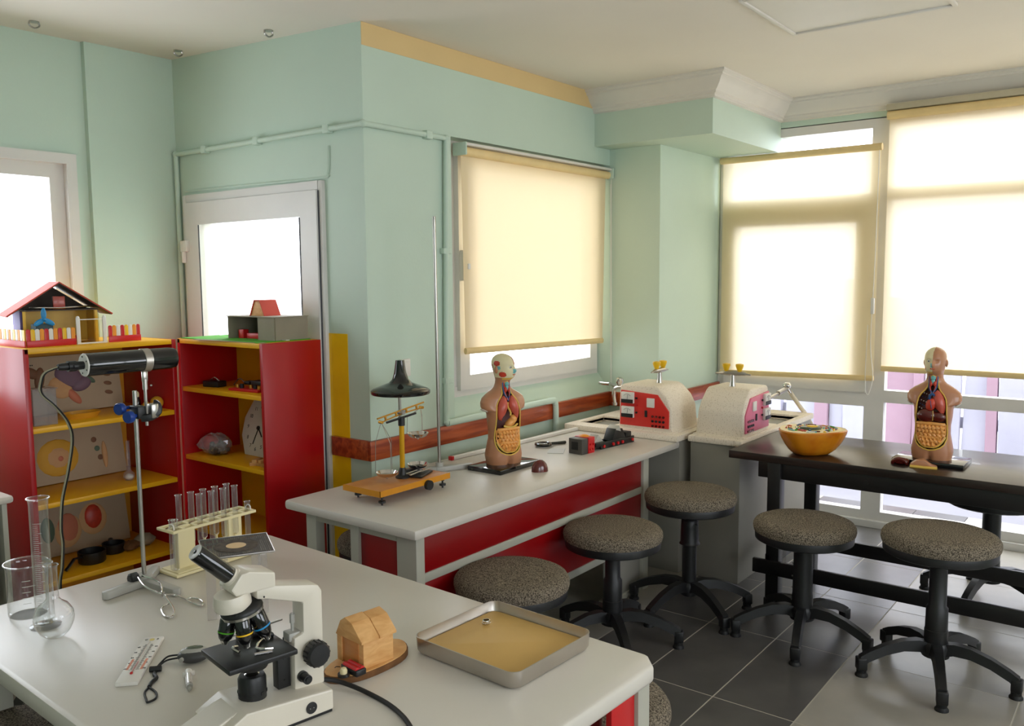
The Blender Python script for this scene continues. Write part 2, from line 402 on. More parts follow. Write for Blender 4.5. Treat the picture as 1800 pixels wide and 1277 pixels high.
# ---- window helpers
def frame_x(b, X0, X1, y0, y1, z0, z1, w, bev=.006):   # frame in a plane X = const
    b.box(X0, X1, y0, y1, z0, z0+w, 0); b.box(X0, X1, y0, y1, z1-w, z1, 0)
    b.box(X0, X1, y0, y0+w, z0+w, z1-w, 0); b.box(X0, X1, y1-w, y1, z0+w, z1-w, 0)
def frame_y(b, Y0, Y1, x0, x1, z0, z1, w, bev=.006):
    b.box(x0, x1, Y0, Y1, z0, z0+w, 0); b.box(x0, x1, Y0, Y1, z1-w, z1, 0)
    b.box(x0, x0+w, Y0, Y1, z0+w, z1-w, 0); b.box(x1-w, x1, Y0, Y1, z0+w, z1-w, 0)
def pane(x0, x1, y0, y1, z0, z1, parent):
    b = B(); b.box(x0, x1, y0, y1, z0, z1); obj('pane', b, M_glass, parent, smooth=False)
def seal(parent, pts):
    b = B(); b.tube(pts, .003, 6, closed=True); obj('seal', b, M_pvcs, parent)
# right wall windows
def bigwin(n, ya, yb, sash, tz0, tz1, uz0, uz1):
    b = B(); frame_x(b, XW, XW+.07, yb, ya, .04, 2.58, .06)
    b.box(XW, XW+.07, yb+.06, ya-.06, tz0, tz1); b.box(XW, XW+.07, yb+.06, ya-.06, uz0, uz1)
    w = struct('window_%d' % n, b, M_pvc, True)
    y0, y1 = yb+.06, ya-.06
    if sash:
        s = B(); frame_x(s, XW-.02, XW+.05, y0-.01, y1+.01, tz1-.01, uz0+.01, .085); obj('sash', s, M_pvc, w)
        pane(XW+.02, XW+.028, y0+.06, y1-.06, tz1+.06, uz0-.06, w)
    else: pane(XW+.02, XW+.028, y0, y1, tz1, uz0, w)
    pane(XW+.02, XW+.028, y0, y1, .10, tz0, w); pane(XW+.02, XW+.028, y0, y1, uz1, 2.52, w)
    return w
bigwin(1, -.365, -1.425, True, .775, .875, 2.02, 2.12)
bigwin(2, -1.425, -2.93, False, .81, .887, 2.07, 2.145)
bigwin(3, -2.93, -4.1, True, .775, .875, 2.02, 2.12)
bigwin(4, -4.1, -5.2, False, .81, .887, 2.07, 2.145)
# main window (hinged sash)
b = B(); frame_y(b, .085, .16, WX0+.01, WX1-.01, .985, WZ1, .055)
w = struct('window_5', b, M_pvc, True)
s = B(); frame_y(s, .06, .13, .705, WX1-.055, 1.02, WZ1-.04, .078); s.box(WX0+.06, .705, .09, .14, 1.04, WZ1-.055); obj('sash', s, M_pvc, w)
pane(.77, WX1-.11, .10, .107, 1.08, WZ1-.1, w)
s = B(); s.box(.708, .742, .035, .062, 1.60, 1.76, .006); s.box(.717, .733, .012, .04, 1.665, 1.685, .003); s.box(.715, .735, .005, .02, 1.66, 1.69, .004); obj('window_handle', s, M_white, w)
s = B(); s.cyl(.008, 1.05, 1.15, 10, m=T(WX1-.05, .07, 0)); obj('hinge', s, M_pvc, w)
# left wall window
b = B(); frame_y(b, 1.515, 1.60, LX0, LX1, LZ0, LZ1, .05, .008); w = struct('window_6', b, M_pvc, True)
s = B(); frame_y(s, 1.555, 1.62, LX0+.045, LX1-.045, LZ0+.045, LZ1-.045, .075); s.box(-1.35, -1.25, 1.556, 1.62, LZ0+.12, LZ1-.12); obj('sash', s, M_pvc, w)
pane(LX0+.1, -1.34, 1.585, 1.592, LZ0+.1, LZ1-.1, w); pane(-1.26, LX1-.1, 1.585, 1.592, LZ0+.1, LZ1-.1, w)
for n, (xa, xb) in ((7, (-4.3, -2.1)), (8, (-1.2, 1.0))):  # two unseen windows added in the near wall for fill light
    b = B(); frame_y(b, YB-.1, YB-.03, xa, xb, .9, 2.3, .06); b.box((xa+xb)/2-.04, (xa+xb)/2+.04, YB-.1, YB-.03, .95, 2.25, .006); w = struct('window_%d' % n, b, M_pvc, True)
    pane(xa+.06, (xa+xb)/2-.04, YB-.07, YB-.063, .96, 2.24, w); pane((xa+xb)/2+.04, xb-.06, YB-.07, YB-.063, .96, 2.24, w)
# door in the corner
b = B()
b.box(-.02, .09, .27, .30, 0, 2.076, .006); b.box(-.02, .09, 1.397, 1.437, 0, 2.076, .006); b.box(-.02, .09, .30, 1.397, 2.035, 2.076)
b.box(-.02, .09, .30, 1.397, 0, .03)
d = struct('door_1', b, M_pvc, True)
s = B(); frame_x(s, -.035, .04, .295, 1.392, .02, 2.032, .12, .008); s.box(-.035, .04, .415, 1.272, .80, .92); obj('door_leaf', s, M_pvc, d)
pane(0, .008, .41, 1.275, .92, 1.92, d); pane(0, .008, .41, 1.275, .13, .80, d)
s = B(); s.box(-.037, -.033, .417, .423, .93, 1.91); s.box(-.037, -.033, 1.262, 1.268, .93, 1.91); s.tube([(-.022, .293, .05), (-.022, .293, 2.03)], .004, 6); obj('seal', s, M_pvcs, d)
for z in (.3, 1.80):
    s = B(); s.box(-.055, -.03, 1.36, 1.42, z-.03, z+.03, .005); s.cyl(.012, z-.09, z-.03, 12, m=T(-.045, 1.40, 0)); obj('hinge', s, M_white, d)

# ---- blinds
def blind(name, label, fab, quad, roll, rail_pts, extra=None):
    t = thing(name, label, 'blind', (quad[0] if True else None))
    o = Vector(quad[0])
    b = B(); P = [Vector(q)-o for q in quad]; n = 24
    vs = []; fs = []
    for i in range(n+1):
        for j in range(2):
            a = P[0].lerp(P[1], i/n); c = P[3].lerp(P[2], i/n); vs.append(a if j == 0 else c)
    for i in range(n): fs.append((2*i, 2*i+2, 2*i+3, 2*i+1))
    b.add(vs, fs); obj('cloth', b, fab, t)
    b = B(); b.tube([Vector(q)-o for q in roll[0]], roll[1], 16); obj('roller', b, M_rail, t)
    b = B(); a, c = [Vector(q)-o for q in rail_pts]; b.tube([a, c], .011, 10, flat=1.6); obj('bottom_rail', b, M_rail, t)
    if extra: extra(t, o)
    return t
def chain_w1(t, o):
    b = B(); X = XW-.06
    b.tube([Vector(p)-o for p in smoothpath([(X, -1.425, 2.38), (X, -1.42, 1.7), (X, -1.41, 1.2), (X, -1.43, .98), (X, -1.405, .86), (X, -1.385, .95), (X, -1.39, 1.3)], 6)], .0022, 6); obj('pull_cord', b, M_white, t)
    b = B(); b.box(-.01, .01, -.01, .01, -.05, .05, .004, m=T(*(Vector((X, -1.415, 1.42))-o))); obj('cord_weight', b, M_white, t)
blind('roller_blind', 'cream roller blind beside the column, glass showing above its roller', M_blindw, [(XW-.05, -.405, 2.385), (XW-.05, -1.432, 2.385), (XW-.05, -1.432, .965), (XW-.05, -.405, .945)],
      ([(XW-.055, -.39, 2.395), (XW-.055, -1.44, 2.395)], .022), [(XW-.05, -.405, .945), (XW-.05, -1.432, .965)], chain_w1)
def cass(t, o):
    b = B(); b.box(XW-.08, XW-.005, -2.95, -1.46, 2.603, 2.64, .004, m=T(*(-o))); obj('cassette', b, M_cass, t)
blind('roller_blind', 'wide cream roller blind behind the torso model on the black table', M_blindw, [(XW-.05, -1.475, 2.58), (XW-.05, -2.95, 2.58), (XW-.05, -2.95, 1.03), (XW-.05, -1.475, 1.03)],
      ([(XW-.055, -1.465, 2.575), (XW-.055, -2.96, 2.575)], .026), [(XW-.05, -1.475, 1.03), (XW-.05, -2.95, 1.03)], cass)
blind('roller_blind', 'cream roller blind of the next window, out towards the right', M_blindw, [(XW-.05, -3.0, 2.58), (XW-.05, -5.1, 2.58), (XW-.05, -5.1, 1.03), (XW-.05, -3.0, 1.03)],
      ([(XW-.055, -2.98, 2.575), (XW-.055, -5.12, 2.575)], .026), [(XW-.05, -3.0, 1.03), (XW-.05, -5.1, 1.03)])
def brk(t, o):
    b = B(); b.box(.655, 2.10, -.03, .045, 2.285, 2.30, .004, m=T(*(-o))); obj('cassette', b, M_corn, t)
    for x in (.66, 2.09):
        b = B(); b.box(x-.006, x+.006, -.04, .05, 2.235, 2.30, .004, m=T(*(-o))); obj('bracket', b, M_wall, t)
    b = B(); b.tube([Vector(p)-o for p in smoothpath([(2.095, -.02, 2.24), (2.10, -.02, 1.7), (2.105, -.022, 1.0), (2.10, -.022, .80), (2.092, -.022, 1.0), (2.092, -.02, 1.6), (2.088, -.02, 2.2)], 5)], .0018, 6); obj('pull_cord', b, M_white, t)
blind('roller_blind', 'warm cream roller blind over the sill of the green wall window', M_blindm, [(.672, .01, 2.25), (2.075, .01, 2.25), (2.04, .01, 1.205), (.688, .01, 1.235)],
      ([(.665, .0, 2.258), (2.085, .0, 2.258)], .024), [(.688, .01, 1.235), (2.04, .01, 1.205)], brk)

# ---- pipe along the walls
t = thing('wall_pipe', 'thin pipe painted mint green, running round the wall corner and along the window sill', 'pipe', (0, 0, 2.302))
def pp(pts, r=.013): b = B(); b.tube([(p[0], p[1], p[2]-2.302) for p in pts], r, 12); return b
obj('riser', pp([(-.018, 1.478, .02), (-.018, 1.478, 2.30)]), M_wall, t)
obj('upper_run', pp([(-.018, 1.478, 2.302), (-.018, -.018, 2.302)]), M_wall, t)
obj('wall_run', pp([(-.018, -.018, 2.302), (.53, -.018, 2.302)]), M_wall, t)
obj('drop', pp([(.53, -.018, 2.302), (.50, -.018, .89)], .014), M_wall, t)
obj('sill_run', pp(smoothpath([(.50, -.026, .885), (.9, -.03, .888), (1.38, -.034, .892), (1.43, -.036, .88), (1.445, -.036, .84), (1.445, -.036, .62)], 5), .018), M_wall, t)
for p, ax in [((-.018, 1.478, 2.302), 0), ((-.018, -.018, 2.302), 0), ((.53, -.018, 2.302), 0), ((.50, -.022, .887), 0)]:
    b = B(); b.ell((p[0], p[1], p[2]-2.302), (.018, .018, .018), 12); obj('elbow', b, M_wall, t)
for p in [(-.012, 1.2, 0), (-.012, .75, 0), (-.012, .22, 0)]:
    b = B(); b.box(p[0]-.022, .0, p[1]-.02, p[1]+.02, -.02, .02, .004); obj('clamp', b, M_wall, t)
b = B(); b.box(.38, .42, -.034, 0, -.02, .02, .004); obj('clamp', b, M_wall, t)
for z in (1.75, 1.1):
    b = B(); b.box(.49, .55, -.03, 0, z-.015-2.302, z+.015-2.302, .004); obj('clamp', b, M_wall, t)
# light switch
t = thing('light_switch', 'white square light switch on the green wall behind the black cone', 'switch', (.217, 0, 1.19))
b = B(); b.box(-.042, .042, -.012, 0, -.042, .042, .004); obj('plate', b, M_white, t)
b = B(); b.box(-.03, .03, -.017, -.01, -.03, .03, .003, m=RX(.04)); obj('rocker', b, M_white, t)
# ceiling light and ceiling hooks
t = thing('ceiling_light', 'large flat square light panel set in the ceiling', 'light', (1.39, -1.44, H))
b = B(); b.box(-.60, .0, -.66, 0, -.006, .0); obj('diffuser', b, M_panel, t, smooth=False)
b = B(); b.box(-.62, .02, 0, .02, -.014, .0, .004); b.box(-.62, .02, -.68, -.66, -.014, 0, .004); b.box(-.62, -.60, -.66, 0, -.014, 0, .004); b.box(0, .02, -.66, 0, -.014, 0, .004); obj('frame', b, M_corn, t)
for (x, y, lb) in [(-.799, 1.315, 'above the tall side window'), (-.11, 1.262, 'right in the wall corner'), (-.116, .497, 'above the glazed door')]:
    z = H+.079*y/1.75
    b = B(); b.cyl(.022, -.004, .0, 14); b.tube(smoothpath([(-.02, 0, -.004), (-.022, 0, -.02), (0, 0, -.03), (.022, 0, -.018), (.02, 0, -.004)], 4), .004, 6)
    o = obj('ceiling_clip', b, M_steel, None, T(x, y, z)); tag(o, 'small metal spring clip in the ceiling, '+lb, 'clip', 'ceiling clips')

# ---- outside: yard and planks standing in for the buildings
b = B(); b.box(XW+.25, 14, -14, 4, -.35, -.25); struct('ground_outside', b, M_yard)
t = thing('building_stand_in', 'pale and dull red planks standing in for the buildings outside the low windows', 'building stand-in', (5.6, -4, -.25))
y = -7.0; k = 0; rr = random.Random(3)
while y < 6.0:
    wd = rr.choice([.1, .14, .2, .3]); hh = rr.uniform(1.5, 2.0); c = rr.random() < .26
    b = B(); b.box(rr.uniform(-.03, .03), rr.uniform(.05, .1), y, y+wd-.015, 0, hh, .004); obj('stand_in_plank', b, M_standinr if c else M_standinp, t, RX(rr.uniform(-.03, .03)), smooth=False); y += wd
b = B(); b.box(.08, .14, -7, 6, .5, .6); b.box(.08, .14, -7, 6, 1.2, 1.3); obj('rail', b, M_standinp, t)

# ================================================================== FURNITURE
ZT = .735
# ---- red lab bench by the green wall
t = thing('lab_bench', 'long grey-topped lab bench with red panels under the green wall window', 'bench', (.44, -.49, 0))
def L(b, x0, x1, y0, y1, z0, z1, bev=.004): return b.box(x0-.44, x1-.44, y0+.49, y1+.49, z0, z1, bev)
obj('worktop', L(B(), -.585, 1.45, -.845, -.115, .695, ZT, .013), M_top, t)
for (x0, x1, y0, y1) in [(-.545, -.50, -.505, -.46), (-.545, -.50, -.81, -.71), (1.115, 1.17, -.81, -.72), (1.115, 1.17, -.26, -.2), (-.545, -.50, -.26, -.2)]:
    obj('post', L(B(), x0, x1, y0, y1, 0, .695), M_grey, t)
obj('side_panel', L(B(), -.53, -.515, -.71, -.505, .06, .69, .001), M_red, t)
obj('front_panel', L(B(), -.50, 1.115, -.795, -.78, .545, .69, .001), M_red, t)
obj('front_panel', L(B(), -.50, 1.115, -.795, -.78, .28, .51, .001), M_red, t)
obj('rail', L(B(), -.50, 1.115, -.80, -.765, .51, .545, .003), M_grey, t)
obj('rail', L(B(), -.50, 1.115, -.80, -.765, .245, .28, .003), M_grey, t)
obj('rail', L(B(), -.54, -.505, -.72, -.25, .66, .695, .003), M_grey, t)
obj('kick_panel', L(B(), .78, 1.115, -.79, -.775, .03, .245, .002), M_cab, t)
obj('foot_rail', L(B(), .80, 1.17, -.80, -.74, .0, .03, .003), M_grey, t)
obj('foot_rail', L(B(), -.545, -.50, -.81, -.2, .0, .03, .003), M_grey, t)
# ---- white table in front
TA = math.radians(-2.3)   # slight turn
t = thing('lab_table', 'large white-topped table in the foreground with lab ware on it', 'table', (-.905, -.43, 0), TA)
# local: x to -1.0 (towards camera-left), y to -1.6
b = B(); b.prism([(-.03, -.0), (-.985, .0), (-1.0, -.015), (-1.0, -1.57), (-.985, -1.585), (-.04, -1.585), (0, -1.545), (0, -.03)], .69, ZT, 'z', .011); obj('tabletop', b, M_tab, t)
for (x, y) in [(-.10, -.11), (-.90, -.11), (-.90, -1.49), (-.05, -1.54)]:
    b = B(); b.box(x-.025, x+.025, y-.025, y+.025, 0, .69, .003); obj('leg', b, M_grey, t)
b = B(); b.box(-.095, -.08, -1.47, -.12, .42, .688, .001); obj('side_panel', b, M_red, t)
b = B(); b.box(-.17, -.076, -1.555, -1.54, .03, .688, .001); obj('end_panel', b, M_redp, t)
b = B(); b.box(-.89, -.10, -.12, -.10, .62, .69, .002); obj('rail', b, M_grey, t)
b = B(); b.box(-.91, -.89, -1.48, -.12, .62, .688, .002); obj('rail', b, M_grey, t)
# ---- black table
t = thing('black_table', 'tall black wooden table by the big windows with footrest bars', 'table', (1.64, -2.1, 0))
def L(b, x0, x1, y0, y1, z0, z1, bev=.004): return b.box(x0-1.64, x1-1.64, y0+2.1, y1+2.1, z0, z1, bev)
obj('tabletop', L(B(), 1.29, 1.965, -3.25, -1.19, .715, .753, .003), M_wenge, t)
obj('apron', L(B(), 1.31, 1.335, -3.2, -1.335, .635, .715, .003), M_black, t)
obj('apron', L(B(), 1.90, 1.925, -3.2, -1.335, .635, .715, .003), M_black, t)
obj('apron', L(B(), 1.335, 1.90, -1.36, -1.335, .635, .715, .003), M_black, t)
for x in (1.325, 1.86):
    for y in (-1.42, -3.15): obj('leg', L(B(), x-.032, x+.032, y-.032, y+.032, 0, .715, .004), M_black, t)
obj('footrest', L(B(), 1.27, 1.293, -3.25, -1.33, .165, .235, .004), M_black, t)
obj('footrest', L(B(), 1.80, 1.828, -3.25, -1.36, .165, .235, .004), M_black, t)
obj('cross_rail', L(B(), 1.293, 1.86, -1.41, -1.385, .19, .26, .004), M_black, t)
b = B(); b.cyl(.012, -.01, .002, 14, m=T(-.33, .26, .675) @ RY(-PI/2)); obj('bolt_cap', b, M_bplas, t)

# ---- sink units: fn(u,n,z) maps local to world; u along the unit, n = panel outward
def sink_unit(label, O, u, n, cab, ctr, basin, hump, faucet_fn, panel_mat, body_mat):
    t = thing('sink_unit', label, 'sink', O)
    u = Vector(u); n = Vector(n); MM = Matrix(((u.x, n.x, 0, 0), (u.y, n.y, 0, 0), (0, 0, 1, 0), (0, 0, 0, 1)))
    b = B(); b.box(*cab, 0.0, .735, .004, m=MM); obj('cabinet', b, body_mat, t)
    # countertop with rim and basin (cut as four slabs + sunk box)
    u0, u1, n0, n1 = ctr; a0, a1, c0, c1 = basin
    b = B()
    for q in ((u0, u1, n0, c0), (u0, u1, c1, n1), (u0, a0, c0-.001, c1+.001), (a1, u1, c0-.001, c1+.001)): b.box(*q, .735, .768, .006, m=MM)
    b.box(a0-.004, a1+.004, c0-.004, c1+.004, .60, .615, 0, m=MM)
    for q in ((a0-.012, a0, c0, c1), (a1, a1+.012, c0, c1), (a0, a1, c0-.012, c0), (a0, a1, c1, c1+.012)): b.box(*q, .61, .755, 0, m=MM)
    obj('countertop', b, M_stone, t)
    # tower: profile in (u,z), extruded along n with an inward taper on top
    h0, h1, g0, g1 = hump; z0 = .762
    pr = [(h0, z0), (h0+.008, .90), (h0+.035, .955), (h0+.085, 1.005), (h0+.11, 1.018), (h1-.02, 1.018), (h1-.005, 1.0), (h1, z0)]
    tb = bmesh.new(); A = []; C_ = []
    for (p, z) in pr:
        tp = (z-z0)/.26*.022
        A.append(tb.verts.new((p, g0+tp, z))); C_.append(tb.verts.new((p, g1-tp*.15, z)))
    tb.faces.new(A); tb.faces.new(C_[::-1])
    k = len(pr)
    for i in range(k): tb.faces.new([A[i], C_[i], C_[(i+1) % k], A[(i+1) % k]])
    bmesh.ops.recalc_face_normals(tb, faces=tb.faces)
    bmesh.ops.bevel(tb, geom=list(tb.edges), offset=.012, segments=3, affect='EDGES', profile=.5)
    b = B(); b.merge(tb, 0, MM); b.box(h0-.012, h1+.01, g0-.01, g1+.012, .76, .775, .006, m=MM); obj('tower', b, M_stone, t, ang=24)
    # control panel on the n-side
    Pm = MM @ T(0, g1+.0, 0)
    b = B(); b.prism([(h0+.02, .79), (h0+.02, .885), (h0+.09, .972), (h1-.018, .985), (h1-.012, .79)], -.004, .006, 'y', .002, m=Pm); cp = obj('control_panel', b, panel_mat, t)
    for z in (.835, .915):
        b = B(); b.box(h1-.105, h1-.028, .005, .022, z, z+.062, .003, m=Pm); me = obj('meter', b, M_white, cp)
        b = B(); b.box(h1-.103, h1-.030, .02, .025, z+.001, z+.022, .001, m=Pm); obj('meter_foot', b, M_bplas, me)
        b = B(); c = ((h1-.067), z+.022); b.tube([(c[0], .0235, c[1]), (c[0]-.004, .0235, c[1]+.026)], .0008, 5, m=Pm); b.tube([(c[0]+.026*math.cos(a), .0232, c[1]+.004+.026*math.sin(a)) for a in [PI*.2+PI*.6*i/10 for i in range(11)]], .0007, 5, m=Pm); obj('needle', b, M_ink, me)
    b = B(); b.box(h0+.105, h0+.152, .005, .013, .90, .952, .003, m=Pm); obj('switch_plate', b, M_white, cp)
    b = B(); b.box(h0+.15, h0+.165, .005, .012, .845, .882, .002, m=Pm); obj('rocker', b, M_bplas, cp)
    for i in range(4):
        for j in range(3):
            b = B(); b.cyl(.0068, .0, .007, 10, m=Pm @ T(h0+.05+i*.022, .005, .80+j*.026+(i*.0)) @ RX(-PI/2)); obj('socket', b, M_bplas if j == 1 else M_liver, cp)
    for j in range(3):
        b = B(); b.cyl(.006, 0, .008, 10, m=Pm @ T(h1-.118, .005, .865+j*.04) @ RX(-PI/2)); obj('socket', b, M_bplas if j != 1 else M_redp, cp)
    # twin gas tap on top
    cx = (h0+h1)/2-.005; gy = (g0+g1)/2
    b = B(); b.lathe([(.019, 1.012), (.016, 1.03), (.012, 1.06), (.011, 1.085)], 16, m=MM @ T(cx, gy, 0)); obj('tap_post', b, M_steel, t)
    b = B(); b.tube([(cx, gy-.10, 1.085), (cx, gy-.075, 1.087), (cx, gy-.07, 1.088), (cx, gy-.04, 1.09), (cx, gy+.04, 1.09), (cx, gy+.07, 1.088), (cx, gy+.075, 1.087), (cx, gy+.10, 1.085)], .01, 12, m=MM, radii=[.004, .0055, .009, .014, .014, .009, .0055, .004]); tb_ = obj('tap_bar', b, M_steel, t)
    for sgn in (-1, 1):
        b = B(); b.lathe([(.009, 1.095), (.014, 1.108), (.022, 1.130), (.021, 1.140), (.007, 1.143)], 14, m=MM @ T(cx, gy+sgn*.038, 0)); obj('knob', b, M_yelp, tb_)
    faucet_fn(t, Vector(O))
    return t
def fa(t, O):
    b = B(); o = -O
    b.tube([Vector((1.95, -.025, .94))+o, Vector((1.95, -.10, .94))+o], .011, 12)
    b.tube([v+o for v in [Vector(p) for p in smoothpath([(1.76, -.30, .955), (1.76, -.275, .95), (1.76, -.25, .935), (1.76, -.245, .90), (1.76, -.25, .865), (1.76, -.252, .845)], 4)]], .012, 12, radii=None)
    b.tube([Vector((1.95, -.10, .94))+o, Vector((1.80, -.27, .945))+o], .010, 12); b.cyl(.016, .84, .855, 14, m=T(*(o+Vector((1.76, -.252, 0)))))
    obj('faucet', b, M_chr, t)
    b = B(); b.lathe([(.008, .955), (.012, .965), (.024, .985), (.022, 1.005), (.012, 1.012)], 14, m=T(*(o+Vector((1.76, -.285, 0))))); obj('faucet_knob', b, M_chr, t)
sink_unit('cream stone sink in the wall corner, tower with a bright red meter panel', (1.45, -.48, 0), (0, 1, 0), (-1, 0, 0),
          (-.36, .34, -.55, -.003), (-.375, .35, -.56, .055), (.09, .31, -.32, -.05), (-.315, .02, -.32, -.005), fa, mat('panel_red', (216,44,36), .35), M_cab)
def fb(t, O):
    o = -O
    b = B(); b.tube([Vector(p)+o for p in [(1.86, -1.08, .885), (2.34, -1.09, .935)]], .009, 12); b.tube([Vector(p)+o for p in [(2.22, -1.088, .924), (2.34, -1.09, .937)]], .014, 12); obj('faucet', b, M_steel, t)
    b = B(); b.ell(tuple(Vector((2.36, -1.09, .955))+o), (.026, .026, .02), 14); b.tube([Vector((2.345, -1.09, .95))+o, Vector((2.41, -1.095, .905))+o], .011, 12); obj('spout', b, M_chr, t)
    b = B(); b.tube([v+o for v in smoothpath([(2.405, -1.095, .91), (2.45, -1.10, .875), (2.55, -1.11, .80), (2.64, -1.12, .735), (2.70, -1.15, .62), (2.70, -1.18, .45), (2.66, -1.2, .35), (2.53, -1.2, .2), (2.42, -1.2, .06)], 5)], .013, 12, radii=None); obj('hose', b, M_hose, t, label='cream rubber hose')
sink_unit('cream stone sink near the windows, red meter panel coloured with its pink sheen on the far side', (1.78, -1.02, 0), (1, 0, 0), (0, -1, 0),
          (-.30, .78, -.13, .15), (-.315, .80, -.14, .163), (.30, .66, -.10, .12), (-.255, .10, -.125, .145), fb, M_redsheen, M_cab)

# ---- stools
def leg_mesh():
    b = B(); sec = [(.02, .120, .030, .026), (.07, .136, .026, .022), (.13, .134, .023, .020), (.20, .114, .021, .019), (.265, .084, .020, .019), (.297, .062, .020, .022)]
    vs = []; fs = []
    for (r, z, w, h) in sec:
        for (y_, z_) in ((-w, -h), (w, -h), (w*.7, h), (-w*.7, h)): vs.append((r, y_, z+z_))
    for i in range(len(sec)-1):
        for k in range(4): fs.append((i*4+k, i*4+(k+1) % 4, i*4+4+(k+1) % 4, i*4+4+k))
    fs += [(0, 1, 2, 3), (20, 21, 22, 23)]
    b.add(vs, fs); t = b
    t.box(.270, .309, -.0205, .0205, .026, .078, .006)
    return t.mesh('leg', M_bplas, True, 50)
def foot_mesh():
    b = B(); b.lathe([(.025, 0), (.025, .006), (.019, .014), (.0195, .03)], 16, m=T(.288, 0, 0)); return b.mesh('foot', M_rubber)
LEGM, FOOTM = leg_mesh(), foot_mesh()
def make_stool(name_label, loc, rz, zs, kind):
    t = thing('lab_stool', name_label, 'stool', loc, rz, 'round swivel lab stools')
    b = B(); z = zs
    b.lathe([(.0, z), (.14, z-.001), (.190, z-.005), (.208, z-.013), (.2165, z-.026), (.2180, z-.040), (.2150, z-.054), (.207, z-.058), (.0, z-.058)], 48); obj('seat', b, M_seat, t)
    b = B(); b.lathe([(.0, z-.052), (.208, z-.052), (.211, z-.058), (.209, z-.088), (.196, z-.095), (.10, z-.098), (0, z-.098)], 48); b.box(-.03, .06, -.19, -.10, z-.092, z-.07, .004); obj('seat_pan', b, M_bplas, t)
    if kind == 'cone':    # slim gas lift over a tapered cover
        b = B(); b.cyl(.014, .30, z-.08, 14); obj('gas_lift', b, M_steel, t)
        b = B(); b.lathe([(.044, .10), (.044, .20), (.042, .202), (.041, .29), (.034, .30), (.033, z-.145), (.024, z-.135)], 20); obj('column_cover', b, M_bplas, t)
    elif kind == 'tall':
        b = B(); b.cyl(.034, .08, .36, 18); b.cyl(.03, .36, z-.08, 18); obj('column', b, M_bplas, t)
        b = B(); b.lathe([(.050, .335), (.044, .345), (.042, .42), (.04, .45), (.036, .455)], 20); b.cyl(.004, .05, .06, 8, m=T(.0, 0, .44) @ RY(PI/2)); obj('collar', b, M_bplas, t)
    else:
        b = B(); b.lathe([(.046, .10), (.045, .2), (.043, .21), (.041, z-.085)], 20); obj('column_cover', b, M_bplas, t)
        for zz in (.17, .23, .28, .34):
            b = B(); b.ell((.0, -.044, zz), (.004, .004, .004), 8); obj('rivet', b, M_steel, t)
    b = B(); b.lathe([(.03, .085), (.052, .092), (.055, .135), (.046, .15), (.04, .152)], 20); obj('hub', b, M_bplas, t)
    for k in range(5):
        l = link('leg', LEGM, t, RZ(2*PI*k/5)); link('foot', FOOTM, l)
    return t
def ang(dx, dy): return math.atan2(dy, dx)
make_stool('low round tweed stool half hidden behind the metal tray', (-.235, -1.0, 0), .9, .525, 'std')
make_stool('round tweed stool in front of the red bench with a silver lift rod', (.47, -1.015, 0), ang(.583-.47, -1.241+1.015), .535, 'cone')
make_stool('highest round tweed stool, before the grey sink cabinet', (1.01, -1.12, 0), ang(.853-1.01, -1.383+1.12), .60, 'tall')
t = make_stool('round tweed stool in front of the black table below the cell model', (1.02, -1.665, 0), 0, .545, 'std'); t.rotation_euler.z = ang(.662-1.02, -1.755+1.665)
b = B(); b.box(-.012, .012, -.0006, .0006, .30, .462, .0003, m=RZ(2.2) @ T(-.02, .13, 0)); obj('torn_film', b, M_plas, t)
make_stool('round tweed stool in front of the black table, nearest the right edge', (.965, -2.222, 0), ang(.653-.965, -2.314+2.222), .605, 'cone')
make_stool('black-undersided stool on the window side of the black table', (2.03, -2.25, 0), ang(-.25, .05), .575, 'std')
make_stool('stool behind the end of the red bench, against the yellow lit wall', (-.155, -.26, 0), .4, .52, 'std')
make_stool('stool tucked under the right corner of the white table', (-.855, -1.735, 0), .4, .52, 'std')
make_stool('tweed stool at the near left edge of the white table', (-1.905, -.67, 0), .3, .50, 'std')
# the slanted steel leg and low cabinet far left
t = thing('side_cabinet', 'pale low cabinet with open shelf at the far left edge', 'cabinet', (-1.33, .60, 0))
b = B(); b.box(-1.2, .02, -.02, .5, .77, .80, .012); obj('worktop', b, M_tab, t)
for xa in (-.02, -1.18):
    b = B(); b.box(xa, xa+.02, .0, .46, .05, .77, .003); obj('side_panel', b, M_grey, t)
b = B(); b.box(-1.16, -.02, .02, .46, .05, .16, .003); obj('plinth', b, M_tab, t)
b = B(); b.box(-1.16, -.02, .44, .46, .16, .77, .002); obj('back_panel', b, M_cab, t)
b = B(); b.box(-1.16, -.05, .01, .03, .36, .76, .002); obj('door', b, M_grey, t)
for x in (-.06, -1.1):
    b = B(); b.cyl(.015, 0, .05, 10, m=T(x, .06, 0)); obj('foot', b, M_bplas, t)
t = thing('folding_stand', 'slanted black metal leg under the left end of the white table', 'stand', (-1.70, -.10, 0))
b = B(); b.tube([(-.038, -.56, .66), (.0, -.36, .52), (.14, .37, 0.015)], .022, 4, flat=.7); obj('slanted_leg', b, M_bplas, t)
b = B(); b.box(.05, .23, .35, .39, 0, .02, .003); obj('foot_bar', b, M_bplas, t)

